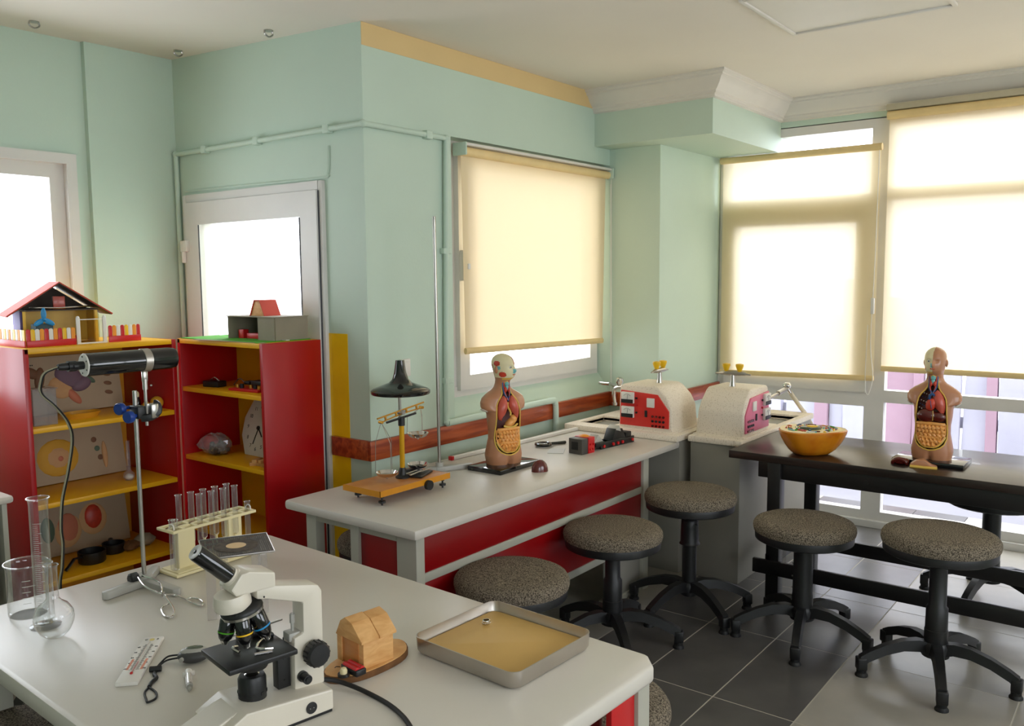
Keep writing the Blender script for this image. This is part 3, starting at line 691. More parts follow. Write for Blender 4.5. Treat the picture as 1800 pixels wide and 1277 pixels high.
# ---- bookcases
def bookcase(label, x0, x1, y0, y1, face, shelves):
    t = thing('bookcase', label, 'bookcase', ((x0+x1)/2, (y0+y1)/2, 0)); cx, cy = (x0+x1)/2, (y0+y1)/2
    def q(a0, a1, c0, c1, z0, z1, bev=.0015): b = B(); b.box(a0-cx, a1-cx, c0-cy, c1-cy, z0, z1, bev); return b
    th = .022; top = 1.331
    if face == 'y':
        for xs in ((x0, x0+th), (x1-th, x1)): obj('side_panel', q(xs[0], xs[1], y0, y1, 0, top), M_redb, t)
        obj('back_panel', q(x0+th, x1-th, y1-.012, y1-.002, .02, top-.02), M_yelb, t)
        obj('top_panel', q(x0+.005, x1-th, y0, y1, top-th, top+.001), M_yel, t)
        for z in shelves: obj('shelf', q(x0+th, x1-th, y0+.004, y1-.012, z-.022, z), M_yel, t)
    else:
        for ys in ((y0, y0+th), (y1-th, y1)): obj('side_panel', q(x0, x1, ys[0], ys[1], 0, top), M_redb, t)
        obj('back_panel', q(x1-.012, x1-.002, y0+th, y1-th, .02, top-.02), M_yel, t)
        obj('top_panel', q(x0, x1, y0+th, y1-.001, top-th, top+.001), M_yel, t)
        for z in shelves: obj('shelf', q(x0+.004, x1-.012, y0+th, y1-th, z-.022, z), M_yel, t)
    return t
bookcase('red bookcase with yellow shelves holding anatomy boards, toy house with a fence on top', -1.105, -.405, .92, 1.40, 'y', (.987, .652, .30, .06))
bookcase('red bookcase with yellow shelves standing in front of the glazed door', -.37, -.04, .285, .965, 'x', (1.095, .755, .40, .06))

# ================================================================== TORSO MODELS
RINGS = [  # z, half width, half depth, centre y, exponent
 (0, .092, .062, .0, 2.6), (.02, .096, .066, .0, 2.6), (.04, .099, .070, .002, 2.5), (.08, .092, .068, .0, 2.4), (.12, .084, .062, -.002, 2.3), (.16, .084, .063, -.004, 2.3), (.20, .090, .068, -.004, 2.3),
 (.235, .092, .069, -.003, 2.3), (.252, .097, .067, .0, 2.3), (.260, .119, .060, .002, 2.3), (.274, .128, .056, .004, 2.3), (.294, .129, .054, .006, 2.2), (.313, .119, .053, .008, 2.2), (.328, .099, .050, .010, 2.1), (.341, .076, .046, .012, 2.0), (.352, .055, .041, .012, 2.0),
 (.363, .044, .039, .010, 2.0), (.378, .0385, .038, .006, 2.0), (.395, .038, .041, .0, 2.0), (.404, .040, .049, -.006, 2.0), (.415, .0445, .055, -.009, 2.0), (.43, .047, .059, -.008, 2.0), (.445, .049, .062, -.005, 2.0), (.46, .0505, .064, -.002, 2.0), (.475, .0505, .064, .0, 2.0), (.49, .047, .060, .001, 2.0), (.502, .039, .051, .002, 2.0), (.512, .026, .036, .003, 2.0), (.518, .012, .017, .003, 2.0), (.5195, .001, .001, .003, 2.0)]
def rint(z):
    for i in range(len(RINGS)-1):
        a, b = RINGS[i], RINGS[i+1]
        if a[0] <= z <= b[0]:
            t = (z-a[0])/(b[0]-a[0]); p = RINGS[max(i-1, 0)]; q = RINGS[min(i+2, len(RINGS)-1)]; out = []
            for k in range(1, 5):
                out.append(a[k]+(b[k]-a[k])*(t if i > 24 else t))
            return out
    return list(RINGS[-1][1:])
OPEN = [(.045, 0), (.050, .026), (.060, .050), (.075, .066), (.10, .0745), (.13, .0755), (.16, .074), (.19, .0725), (.22, .071), (.255, .070), (.285, .064), (.305, .052), (.322, .036), (.335, .027), (.36, .022), (.38, .018), (.392, .0)]
def opw(z):
    for (a, b) in zip(OPEN, OPEN[1:]):
        if a[0] <= z <= b[0]: return a[1]+(b[1]-a[1])*(z-a[0])/(b[0]-a[0])
    return 0
def g(x, s): return math.exp(-(x/s)**2)
def skin(a, z):
    w, d, cy, e = rint(z); ca, sa = math.cos(a), math.sin(a)
    x = w*math.copysign(abs(ca)**(2/e), ca); y = cy+d*math.copysign(abs(sa)**(2/e), sa)
    if sa < 0:      # front is -y
        if z < .05: y += .022*g(x, .012)*(1-z/.05)               # groin split
        if .40 < z:                                              # face
            y -= .016*g(x, .008)*g(z-.440, .011)                 # nose
            y -= .006*g(x, .007)*g(z-.456, .010)
            y += .007*(g(x-.018, .010)+g(x+.018, .010))*g(z-.458, .008)   # eye sockets
            y -= .004*g(x, .013)*g(z-.4235, .0045); y += .002*g(x, .012)*g(z-.4235, .0015)
            y -= .005*g(x, .012)*g(z-.409, .006)                 # chin
            y -= .003*g(z-.470, .006)*g(abs(x)-.018, .014)       # brow
    else:
        if .2 < z < .33: y -= .006*g(x, .012)
        if z < .07: y += .012*(g(abs(x)-.045, .035))*g(z-.035, .04); 
    return Vector((x, y, z))
def torso_body(tw=0):
    NA, zs = 120, []
    z = 0.0
    while z < .5195: zs.append(z); z += .0034
    zs.append(.5194)
    vs = []; fs = []; ms = []
    def depth(x, z, y):
        w = opw(z)
        if w <= 0 or y > 0: return 0
        d = (w-abs(x))/.006
        return max(0, min(1, d))
    for z in zs:
        for i in range(NA):
            a = 2*PI*i/NA; p = skin(a, z); dd = depth(p.x, z, math.sin(a)*1.0+.0001 if math.sin(a) > 0 else -1)
            if dd > 0: p.y += dd*(.030 if z < .33 else .014)
            vs.append(p)
    b = B()
    nv = [b.bm.verts.new(v) for v in vs]
    for k in range(len(zs)-1):
        zc = (zs[k]+zs[k+1])/2
        for i in range(NA):
            j = (i+1) % NA; f = b.bm.faces.new((nv[k*NA+i], nv[k*NA+j], nv[(k+1)*NA+j], nv[(k+1)*NA+i]))
            c = f.calc_center_median(); a = 2*PI*(i+.5)/NA; front = math.sin(a) < 0
            mi = 0
            if front and abs(c.x) < opw(zc)-.001: mi = 1
            elif zc > .398:
                if c.x < .001:
                    mi = 2
                    # temporal muscle, jaw muscle and cartilage patches on the dissected half
                    if math.hypot((c.y-.006)/.020, (zc-.475)/.012) < 1 and c.x < -.02: mi = 3
                    if math.hypot((c.y+.024)/.020, (zc-.424)/.013) < 1 and c.x < -.012: mi = 3
                    if math.hypot((c.y+.005)/.012, (zc-.455)/.009) < 1 and c.x < -.02: mi = 4
                    if c.y > .030 and zc < .47: mi = 0
                    if zc < .408: mi = 0 if c.y > -.02 else 5
                    if c.x > -.010 and front and .428 < zc < .448: mi = 4
            f.material_index = mi
    b.bm.faces.new(nv[:NA][::-1])
    if tw:
        for v in nv:
            q = max(0, min(1, (v.co.z-.355)/.055)); a = tw*q*q*(3-2*q); x, y = v.co.x, v.co.y
            v.co.x, v.co.y = x*math.cos(a)-y*math.sin(a), x*math.sin(a)+y*math.cos(a)
    return b.mesh('torso_body', [M_skin, M_cav, M_skull, M_musc, M_teal, M_fat], True, 60)
BODY = torso_body(); BODYT = torso_body(.45)
def on_front(x, z, out=0):
    w, d, cy, e = rint(z); k = max(0, 1-(abs(x)/w)**e)**(1/e); return Vector((x, cy-d*k-out, z))
def torso(label, loc, rz, full, turn=0):
    t = thing('torso_model', label, 'torso model', loc, rz, 'anatomical torso models')
    b = B(); b.box(-.15, .15, -.10, .095, 0, .022, .003); obj('base_plate', b, M_bgl, t)
    up = T(0, 0, .022) @ RZ(turn) @ Matrix.Diagonal((.89, .92, .985, 1))
    link('body', BODYT if full else BODY, t, up); uph = up @ RZ(.45 if full else 0)
    # rim of the opening
    P = [on_front(w_, z_, -.001) for (z_, w_) in OPEN]+[on_front(-w_, z_, -.001) for (z_, w_) in OPEN[::-1][1:-1]]
    b = B(); b.tube(P, .0035, 8, closed=True); obj('opening_rim', b, M_fat, t, up)
    for sx in (-1, 1):
        b = B(); b.ell((0, 0, 0), (.016, .030, .004), 16, m=T(sx*.113, .004, .2565) @ RY(-sx*.5)); obj('arm_cut', b, M_white, t, up)
    # ears
    for sx in (-1, 1):
        b = B(); b.ell((sx*.0505, .008, .445), (.006, .011, .018), 12); b.ell((sx*.055, .006, .446), (.003, .006, .011), 10); obj('ear', b, M_skin, t, uph)
    b = B(); b.ell((-.019, -.056, .4575), (.0075, .006, .0065), 12); e = obj('eye', b, M_white, t, uph)
    b = B(); b.ell((-.0195, -.0612, .4575), (.0032, .0025, .0034), 10); obj('pupil', b, M_ink, e)
    # eyelids and lips on the skin half
    b = B(); b.tube([on_front(.010+.0028*i, .4565-.0015*math.sin(PI*i/5), -.0055) for i in range(6)], .0014, 6); obj('closed_eyelid', b, M_skin, t, uph)
    b = B(); b.tube([(x_*.001, -.0655-.004*g(x_, 8), .4235) for x_ in range(-11, 12, 2)], .0022, 6, flat=1.4); obj('lips', b, M_lung, t, uph)
    # neck organs
    b = B(); b.ell((0, -.036, .378), (.012, .012, .012), 12); b.ell((0, -.036, .362), (.010, .010, .014), 12); obj('larynx', b, M_teal, t, up)
    for sx in (-1, 1):
        b = B(); b.ell((sx*.009, -.040, .352), (.008, .008, .013), 10); obj('thyroid_lobe', b, M_musc, t, up)
        b = B(); b.tube(smoothpath([(sx*.018, -.027, .39), (sx*.019, -.03, .36), (sx*.016, -.038, .335), (sx*.006, -.046, .315), (0, -.05, .30)], 4), .0042, 8); obj('vein', b, M_vein, t, up)
        b = B(); b.tube(smoothpath([(sx*.014, -.030, .39), (sx*.014, -.035, .36), (sx*.011, -.042, .33), (sx*.003, -.05, .305)], 4), .0033, 8); obj('artery', b, M_musc, t, up)
    def lung(sx):
        b = B(); N_ = 22; vs = []; fs = []
        for i in range(N_+1):
            q = i/N_; z = .226+.098*q
            w = .030*(math.sin(PI*min(1, q*.86+.14))**.6) if 0 < q < 1 else .002
            dp = .026*(math.sin(PI*min(1, q*.86+.12))**.6) if 0 < q < 1 else .002
            cx = sx*(.036-.012*q*q)
            for k in range(18):
                a = 2*PI*k/18; vs.append((cx+w*math.cos(a), -.042+dp*math.sin(a)-.004*(1-q), z-.018*(math.cos(a)*sx)*(1-q)))
        for i in range(N_):
            for k in range(18): fs.append((i*18+k, i*18+(k+1) % 18, (i+1)*18+(k+1) % 18, (i+1)*18+k))
        fs += [tuple(range(18)), tuple(N_*18+k for k in range(18))]
        b.add(vs, fs); return b
    if full:
        obj('lung', lung(-1), M_lung, t, up); obj('lung', lung(1), M_lung, t, up)
        b = B(); b.tube([on_front(.002+.004*math.sin(i*1.3), .232+.012*i, -.006) for i in range(6)], .005, 8); obj('heart_fat', b, M_fat, t, up)
        b = B(); b.ell((.0, 0, 0), (.036, .022, .020), 18, m=T(.014, -.044, .196) @ RY(-.5)); b.ell((.0, 0, 0), (.022, .018, .022), 16, m=T(.034, -.042, .212)); obj('stomach', b, M_int, t, up)
        b = B(); b.tube([(.05, -.056, .188), (.03, -.064, .180), (.01, -.066, .177), (-.015, -.064, .179), (-.035, -.06, .185)], .005, 8); obj('omentum', b, M_fat, t, up)
    else:
        obj('lung', lung(1), M_lung, t, up)
        b = B(); b.ell((0, 0, 0), (.024, .020, .031), 18, m=T(-.002, -.056, .258) @ RY(.45)); h_ = obj('heart', b, M_musc, t, up)
        b = B(); b.tube(smoothpath([(-.006, -.06, .278), (-.008, -.066, .296), (.004, -.066, .308), (.012, -.06, .300)], 4), .006, 8); b.tube([(-.002, -.072, .277), (.002, -.077, .260), (.006, -.074, .240)], .0016, 6); obj('aorta', b, M_vein, h_)
        for i in range(7):      # rib stumps with vessel dots along the empty side
            b = B(); q = i/6; z = .222+.10*q; x = -.061+.026*q*q
            for k in range(3): b.ell((x+.012*k, on_front(x+.012*k, z, -.024).y, z-.004*k), (.0035, .003, .003), 8)
            obj('vessel_end', b, M_white if i % 2 else M_vein, t, up)
        b = B(); b.ell((-.020, -.052, .204), (.048, .026, .033), 24); b.ell((.034, -.050, .202), (.036, .022, .024), 20); l_ = obj('liver', b, M_liver, t, up)
        b = B(); b.tube([(.012, -.073, .232), (.014, -.077, .21), (.012, -.073, .185)], .0016, 6); obj('ligament', b, M_fat, l_)
    # intestines: colon frame, then coils
    zt, zb_ = .166, .060
    def half(z): q = (z-zb_)/(zt-zb_); return .064*math.sqrt(max(0, 1-(1-min(1, q*1.35+.02))**2)) if q < .74 else .064
    b = B(); N_ = 26
    path = [(-.064+.128*i/12, zt+.004*math.cos(PI*(i/12-.5))) for i in range(13)]
    b.tube([on_front(x, z, -.004) for (x, z) in path], .0085, 10); 
    for sx in (-1, 1): b.tube([on_front(sx*(half(z)+.003), z, -.004) for z in [zt-(zt-zb_)*i/14 for i in range(14)]], .0042, 8)
    obj('colon', b, M_int, t, up)
    rr = random.Random(5); b = B()
    for r_ in range(6):
        z = zb_+.010+r_*.0165; hw = half(z)-.004; n = max(2, int(hw*2/.017))
        pts = [on_front(-hw+2*hw*i/(n*4), z+.006*math.sin(i*1.57+r_*1.4), -.002+.004*math.sin(i*1.57+r_*.9)) for i in range(n*4+1)]
        b.tube(pts, .0092, 10, radii=[.0088+.0016*math.sin(i*1.57+r_*2.2) for i in range(len(pts))])
    obj('intestines', b, M_int, t, up)
    b = B(); P = [on_front(half(z)+.008, z, -.002) for z in [.11-(.11-zb_)*i/10 for i in range(11)]]+[on_front(-(half(z)+.008), z, -.002) for z in [zb_+(.11-zb_)*i/10 for i in range(11)]]
    b.tube(P, .004, 8); obj('pelvis_edge', b, M_fat, t, up)
    return t
torso('torso model on the red bench, both lungs in place, head turned away', (.40, -.465, ZT), 0, True, -.36)
torso('torso model on the black table, dark liver in place and face towards the room', (1.56, -2.06, .753), -PI/2, False)
# loose organ pieces
b = B(); n = 20
b.ell((0, 0, .0), (.04, .028, .055), n); 
for v in b.bm.verts:
    if v.co.z < 0: v.co.z = 0
o = obj('organ_piece', b, M_liver, None, T(.425, -.655, ZT) @ RZ(-.6)); tag(o, 'shiny brown liver piece lying beside the torso on the red bench', 'organ piece')
t = thing('organ_piece', 'dark red hollow organ piece in front of the torso on the black table', 'organ piece', (1.425, -1.955, .753))
b = B(); b.tube(arc((0, 0, 0), .032, .0, PI, 12, 'yz'), .013, 10, flat=1.0, radii=[.006+.009*math.sin(PI*i/12) for i in range(13)]); b.ell((.012, .0, .02), (.022, .04, .022), 14)
for v in b.bm.verts: v.co.z = max(0, v.co.z*.8)
obj('shell', b, M_liver, t)
t = thing('organ_piece', 'tan and yellow wedge-shaped organ piece in front of the torso on the black table', 'organ piece', (1.425, -2.055, .753), .2)
b = B(); b.prism([(-.055, 0), (.05, 0), (.058, .012), (.03, .034), (.0, .04), (-.03, .018), (-.056, .01)], -.02, .02, 'x', .006); obj('flesh', b, M_skin, t)
b = B(); b.tube([(-.022, -.055, .004), (-.024, 0, .005), (-.022, .055, .006)], .0065, 8); obj('fat_edge', b, M_fat, t)

# ================================================================== CELL MODEL
t = thing('cell_model', 'orange bowl-shaped cell model with colourful cut face on the black table', 'cell model', (1.43, -1.545, .753), math.radians(-52))
b = B(); N_ = 40; vs = []; fs = []
prof_ = [(.40, 0), (.56, .006), (.70, .026), (.83, .054), (.93, .082), (.99, .106), (1.0, .118), (.96, .122)]
def outl(a): 
    return .148*(1+.07*math.cos(2*a)+.06*math.cos(3*a+.6)), .135*(1+.07*math.cos(2*a)+.06*math.cos(3*a+.6))
for (s_, z) in prof_:
    for i in range(N_):
        a = 2*PI*i/N_; rx, ry = outl(a)
        if s_ > .6: k = 1+.05*max(0, math.cos(3*a))
        else: k = 1
        vs.append((rx*s_*k*math.cos(a), ry*s_*k*math.sin(a), z))
for i in range(len(prof_)-1):
    for k in range(N_): fs.append((i*N_+k, i*N_+(k+1) % N_, (i+1)*N_+(k+1) % N_, (i+1)*N_+k))
fs.append(tuple(range(N_))[::-1]); fs.append(tuple((len(prof_)-1)*N_+k for k in range(N_)))
nbf = len(fs)
b.add(vs, fs[:-1]); b.bm.verts.ensure_lookup_table(); bowl = obj('bowl', b, M_amber, t)
b = B(); top = [(vs[(len(prof_)-1)*N_+k][0], vs[(len(prof_)-1)*N_+k][1]) for k in range(N_)]
b.prism(top, .117, .1235, 'z'); face = obj('cut_face', b, mat('cell_cytoplasm', (236,214,150), .4, var=.1, scale=40), t)
b = B(); b.lathe([(.05, .121), (.052, .128), (.045, .133), (.02, .134), (0, .133)], 24, m=Matrix.Diagonal((1, .8, 1, 1))); nu = obj('nucleus', b, mat('nucleus', (70,80,60), .3), t)
b = B(); b.ell((.008, .0, .134), (.028, .022, .006), 14); obj('nucleolus', b, M_yelp, nu)
rr = random.Random(11); pal = [M_lung, M_teal, M_liver, M_yelp, M_vein, M_musc, M_green, M_white]
for i in range(64):
    a = rr.uniform(0, 2*PI); r = rr.uniform(.062, .122); c = (r*math.cos(a), r*.9*math.sin(a), .124); b = B()
    if i % 3 == 0: b.tube([(c[0]+.02*math.cos(a+PI/2)*q, c[1]+.02*math.sin(a+PI/2)*q, .126) for q in (-1, -.5, 0, .5, 1)], .0038, 7)
    else: b.ell((0, 0, 0), (rr.uniform(.006, .013), rr.uniform(.004, .008), .005), 10, m=T(*c) @ RZ(a+rr.uniform(-.6, .6)))
    obj('organelle', b, pal[i % 8], t)

# ================================================================== BALANCE, CONE STAND, TALL ROD on the red bench
BX, BY = -.262, -.40
t = thing('balance_scale', 'yellow beam balance with hanging metal pans on a wooden board', 'scale', (BX, BY, ZT))
b = B(); b.box(-.178, .222, -.120, .09, .040, .062, .002); obj('board', b, M_ply, t)
b = B(); b.box(-.180, .224, -.122, -.120, .039, .063); b.box(-.180, -.178, -.122, .092, .039, .063); obj('board_edge', b, M_plye, t)
for (x, y) in [(-.15, -.10), (.20, -.10), (-.12, .07), (.19, .07)]:
    b = B(); b.cyl(.004, .0, .04, 8, m=T(x, y, 0)); b.cyl(.014, .010, .018, 16, m=T(x, y, 0)); b.cyl(.008, .03, .04, 12, m=T(x, y, 0)); obj('levelling_foot', b, M_bplas, t)
b = B(); b.cyl(.020, 0, .016, 20, m=T(.085, -.122, .038) @ RX(PI/2)); b.cyl(.006, -.03, .0, 10, m=T(.085, -.122, .038) @ RX(PI/2)); obj('arrest_knob', b, M_bplas, t)
px, py = .045, -.02
b = B(); b.lathe([(.03, .062), (.03, .068), (.018, .075), (.013, .10), (.011, .105)], 20, m=T(px, py, 0)); obj('pillar_foot', b, M_bplas, t)
b = B(); b.cyl(.0105, .10, .285, 18, m=T(px, py, 0)); obj('pillar', b, mat('yellow_enamel', (214,160,20), .25, .3), t)
b = B(); b.cyl(.014, .28, .315, 18, m=T(px, py, 0)); b.box(px-.085, px+.085, py-.004, py+.004, .308, .316, .001, m=T(px, 0, .312) @ RY(-.10) @ T(-px, 0, -.312)); obj('pillar_head', b, M_bplas, t)
BM = T(px, py, .335) @ RY(-.13)
b = B(); b.tube([(-.135, 0, .008), (.135, 0, .008)], .0035, 8, m=BM); b.tube([(-.115, 0, -.012), (-.05, 0, -.008), (.05, 0, -.008), (.115, 0, -.012)], .003, 8, m=BM)
for x in (-.09, -.03, .03, .09): b.box(x-.004, x+.004, -.003, .003, -.011, .009, .001, m=BM)
for x in (-.118, .118): b.cyl(.006, -.01, .01, 10, m=BM @ T(x, 0, -.010) @ RX(PI/2))
beam = obj('beam', b, M_gold, t)
b = B(); b.cyl(.010, -.014, .014, 14, m=BM @ T(0, 0, 0) @ RX(PI/2)); obj('pivot', b, M_steel, beam)
def pan(c, hx, hz, name='pan'):
    b = B(); r = .045; b.lathe([(0, 0), (.028, .0), (.036, .004), (r, .016), (r+.001, .018), (r-.002, .018), (.034, .006), (0, .003)], 28, m=T(*c)); p = obj(name, b, M_chr, t)
    if hx is not None:
        b = B()
        for a in (.3, PI/2+.9, PI+1.2):
            b.tube([(c[0]+r*math.cos(a), c[1]+r*math.sin(a), c[2]+.017), (c[0]+r*.95*math.cos(a), c[1]+r*.95*math.sin(a), c[2]+.017+(hz-c[2])*.55), (hx, py, hz)], .0012, 5)
        b.ell((c[0], c[1], c[2]-.006), (.005, .005, .005), 8)
        obj('pan_wire', b, M_steel, p)
xl = px-.115*math.cos(.13); zl = .335-.115*math.sin(.13)-.01; xr = px+.115*math.cos(.13); zr = .335+.115*math.sin(.13)-.01
pan((xl+.025, py, .085), xl, zl); pan((xr-.01, py+.01, .215), xr, zr)
pan((px+.09, py+.0, .088), None, None, 'loose_pan')
b = B(); b.box(-.06, .06, -.03, .03, 0, .010, .003, m=T(.12, -.05, .063) @ RZ(.35)); b.box(-.04, .04, -.025, .025, .010, .022, .004, m=T(.095, -.01, .063) @ RZ(-.2)); wset = obj('weight_box', b, M_bplas, t)
rr = random.Random(4)
for i in range(7):
    b = B(); x, y = .10+rr.uniform(-.05, .06), -.045+rr.uniform(-.03, .03); a = rr.uniform(-.4, .7); b.tube([(x-.03*math.cos(a), y-.03*math.sin(a), .08), (x+.03*math.cos(a), y+.03*math.sin(a), .086)], .003, 7); obj('weight', b, M_steel, wset)
b = B(); b.ell((px+.085, py+.0, .075), (.03, .03, .013), 12); obj('plastic_wrap', b, M_bag, t)
# black cone on a thin rod
t = thing('cone_stand', 'glossy black cone-shaped shade on a thin metal rod behind the balance', 'stand', (-.025, -.225, ZT))
b = B(); b.cyl(.035, 0, .012, 24); obj('base', b, M_greyp, t)
b = B(); b.cyl(.0065, .01, .40, 12, m=RY(-.02)); obj('rod', b, M_steel, t)
b = B(); b.lathe([(.128, .375), (.131, .38), (.131, .390), (.120, .398), (.085, .412), (.052, .424), (.036, .44), (.027, .47), (.021, .51), (.019, .524), (0, .526)], 40); b.lathe([(.128, .375), (.11, .388), (.03, .40), (0, .40)], 40, capb=False); obj('cone_shade', b, M_bgl, t)
# tall rod stand
t = thing('retort_stand', 'very tall thin steel rod on a grey foot between the balance and the torso', 'stand', (.165, -.275, ZT))
b = B(); b.prism([(-.02, -.02), (.02, -.026), (.155, -.014), (.16, .0), (.155, .014), (.02, .026), (-.02, .02)], 0, .022, 'z', .004, m=RZ(-.50)); b.prism([(-.02, -.02), (.02, -.02), (.09, -.012), (.09, .012), (.02, .02), (-.02, .02)], 0, .02, 'z', .004, m=RZ(2.4)); b.cyl(.018, .015, .04, 16); obj('foot', b, M_greyp, t)
b = B(); b.cyl(.0075, .02, 1.155, 12, m=RY(-.008)); b.cyl(.0085, 1.12, 1.127, 12, m=RY(-.008)); obj('rod', b, M_steel, t)
# white rod with red end
t = thing('plastic_rod', 'white square plastic rod with a red end along the bench back', 'rod', (.36, -.165, ZT), math.radians(-2.8))
b = B(); b.box(.015, 1.10, -.011, .011, 0, .018, .003); obj('shaft', b, M_white, t)
b = B(); b.box(0, .018, -.012, .012, 0, .019, .002); obj('end_cap', b, M_redp, t)
# projector toy on an optical rail
t = thing('slide_projector', 'red and black toy slide projector on a black optical rail', 'projector', (.835, -.575, ZT), -.10)
b = B(); b.box(0, .05, -.045, .04, .0, .078, .003); pbx = obj('housing', b, mat('charcoal_plastic', (74,70,66), .5), t)
b = B(); b.box(-.003, .004, -.020, .020, .022, .062, .001); obj('lens_window', b, M_ink, pbx)
b = B(); b.box(.05, .10, -.048, .043, 0, .081, .003); hr = obj('lamp_house', b, M_redp, t)
b = B(); b.ell((.075, .0, .078), (.024, .03, .012), 14); obj('reflector', b, M_orange, hr)
for (x, z) in [(.065, .02), (.085, .02), (.065, .045), (.088, .045)]:
    b = B(); b.cyl(.006, 0, .006, 10, m=T(x, -.048, z) @ RX(PI/2)); obj('stud', b, M_redp, hr)
b = B(); b.box(.10, .44, -.03, .03, .012, .022, .002); b.box(.17, .46, -.034, -.024, 0, .034, .002); b.box(.17, .46, .024, .034, 0, .034, .002); rl = obj('rail', b, M_bplas, t)
for x in (.19, .27, .31, .35, .44):
    b = B(); b.cyl(.008, 0, .008, 10, m=T(x, -.034, .016) @ RX(PI/2)); obj('stud', b, M_redp, rl)
b = B(); b.prism([(.27, .03), (.39, .03), (.36, .085), (.30, .09)], -.03, .03, 'y', .002); b.box(.39, .44, -.03, .03, .03, .06, .003); obj('slide_carrier', b, M_bplas, t)
b = B(); b.box(.12, .20, -.04, .03, .02, .04, .003); obj('slide_holder', b, M_bplas, t)
b = B(); b.prism([(.125, .04), (.20, .04), (.16, .078)], -.025, .025, 'y', .001); obj('frosted_screen', b, M_greyp, t)
b = B(); b.prism([(.30, .085), (.345, .072), (.33, .105)], -.031, .031, 'y', .001); obj('white_slide', b, M_greyp, t)
t = thing('magnifier', 'black-rimmed round magnifier lying flat behind the toy projector', 'magnifier', (.90, -.335, ZT), -.3)
b = B(); b.tube(arc((0, 0, .012), .038, 0, 2*PI, 24, 'xy')[:-1], .009, 8, closed=True); obj('rim', b, M_bgl, t)
b = B(); b.lathe([(.036, .011), (.02, .016), (0, .017)], 24); obj('lens', b, M_lab, t)
b = B(); b.tube([(.045, 0, .01), (.08, -.005, .009), (.14, -.01, .008)], .008, 8); obj('handle', b, M_bgl, t)
b = B(); b.box(-.06, .06, -.04, .04, 0, .002); o = obj('slide_plate', b, M_greyp, None, T(.84, -.46, ZT) @ RZ(.5), smooth=False); tag(o, 'small thin metal plate lying behind the toy projector', 'plate')

# ================================================================== WHITE TABLE ITEMS
# ---- microscope (local +x = towards the eyepiece)
t = thing('microscope', 'cream and black monocular microscope in the foreground', 'microscope', (-1.685, -1.506, ZT), math.radians(170))
b = B(); b.prism([(-.108, .006), (-.108, .048), (-.06, .052), (.078, .062), (.128, .036), (.132, .010), (.12, .006)], -.065, .065, 'y', .004); b.prism([(.078, .060), (.128, .034), (.133, .012), (.178, .010), (.172, .028), (.10, .055)], -.040, .042, 'y', .003); base = obj('base', b, M_mic, t, ang=18)
b = B(); b.box(-.106, .12, -.063, .063, 0, .007, .002); obj('rubber_base', b, M_rubber, base)
b = B(); b.cyl(.012, 0, .003, 20, m=T(-.057, .064, .026) @ RX(-PI/2)); so = obj('power_socket', b, M_bplas, base)
for dx in (-.004, .004):
    b = B(); b.cyl(.001, .003, .0045, 6, m=T(-.057+dx, .064, .026) @ RX(-PI/2)); obj('socket_pin', b, M_steel, so)
b = B(); b.prism([(-.112, .046), (-.112, .245), (-.104, .258), (-.090, .262), (-.004, .282), (.030, .282), (.030, .262), (.010, .258), (-.068, .230), (-.067, .166), (-.046, .160), (-.044, .052)], -.024, .024, 'y', .004); obj('arm', b, M_mic, t, ang=25)
b = B(); b.box(-.072, -.040, -.014, .014, .150, .168, .003); b.cyl(.0035, .168, .205, 8, m=T(-.055, 0, 0)); b.cyl(.0055, .185, .203, 8, m=T(-.055, 0, 0)); obj('stop_screw', b, M_greyp, t)
b = B(); b.prism([(-.008, .280), (-.008, .310), (.045, .324), (.062, .322), (.084, .295), (.074, .280)], -.030, .030, 'y', .004); hd = obj('head', b, M_mic, t, ang=20)
b = B(); b.lathe([(.033, .252), (.036, .258), (.036, .268), (.032, .282)], 28, m=T(.038, 0, 0) @ RY(.12)); obj('head_ring', b, M_mic, hd)
b = B(); b.ell((.020, .034, .268), (.002, .002, .002), 6); obj('set_screw', b, M_ink, hd)
EM = T(.066, 0, .308) @ RY(math.radians(46))
b = B(); b.lathe([(.0205, .0), (.0205, .006), (.018, .008), (.018, .012)], 24, m=EM); obj('eyepiece_collar', b, M_mic, hd)
b = B(); b.lathe([(.0165, .006), (.0165, .095), (.0155, .098), (.007, .0985), (0, .0975)], 28, m=EM); ey = obj('eyepiece', b, M_bgl, t)
b = B(); b.lathe([(.0155, .0985), (.015, .1), (.007, .1), (.004, .099), (0, .0985)], 24, m=EM); obj('eyepiece_cap', b, M_greyp, ey)
b = B(); b.ell((0, 0, .0995), (.004, .004, .0015), 10, m=EM); obj('eye_lens', b, M_bgl, ey)
NM = T(.052, 0, .246) @ RY(.22)
b = B(); b.lathe([(.030, -.012), (.040, -.008), (.041, -.002), (.037, .006), (.030, .010)], 28, m=NM); no_ = obj('nosepiece', b, M_bplas, t)
b = B(); b.lathe([(.0385, -.010), (.0415, -.009), (.0415, -.004), (.0385, -.003)], 28, m=NM); obj('nosepiece_ring', b, M_chr, no_)
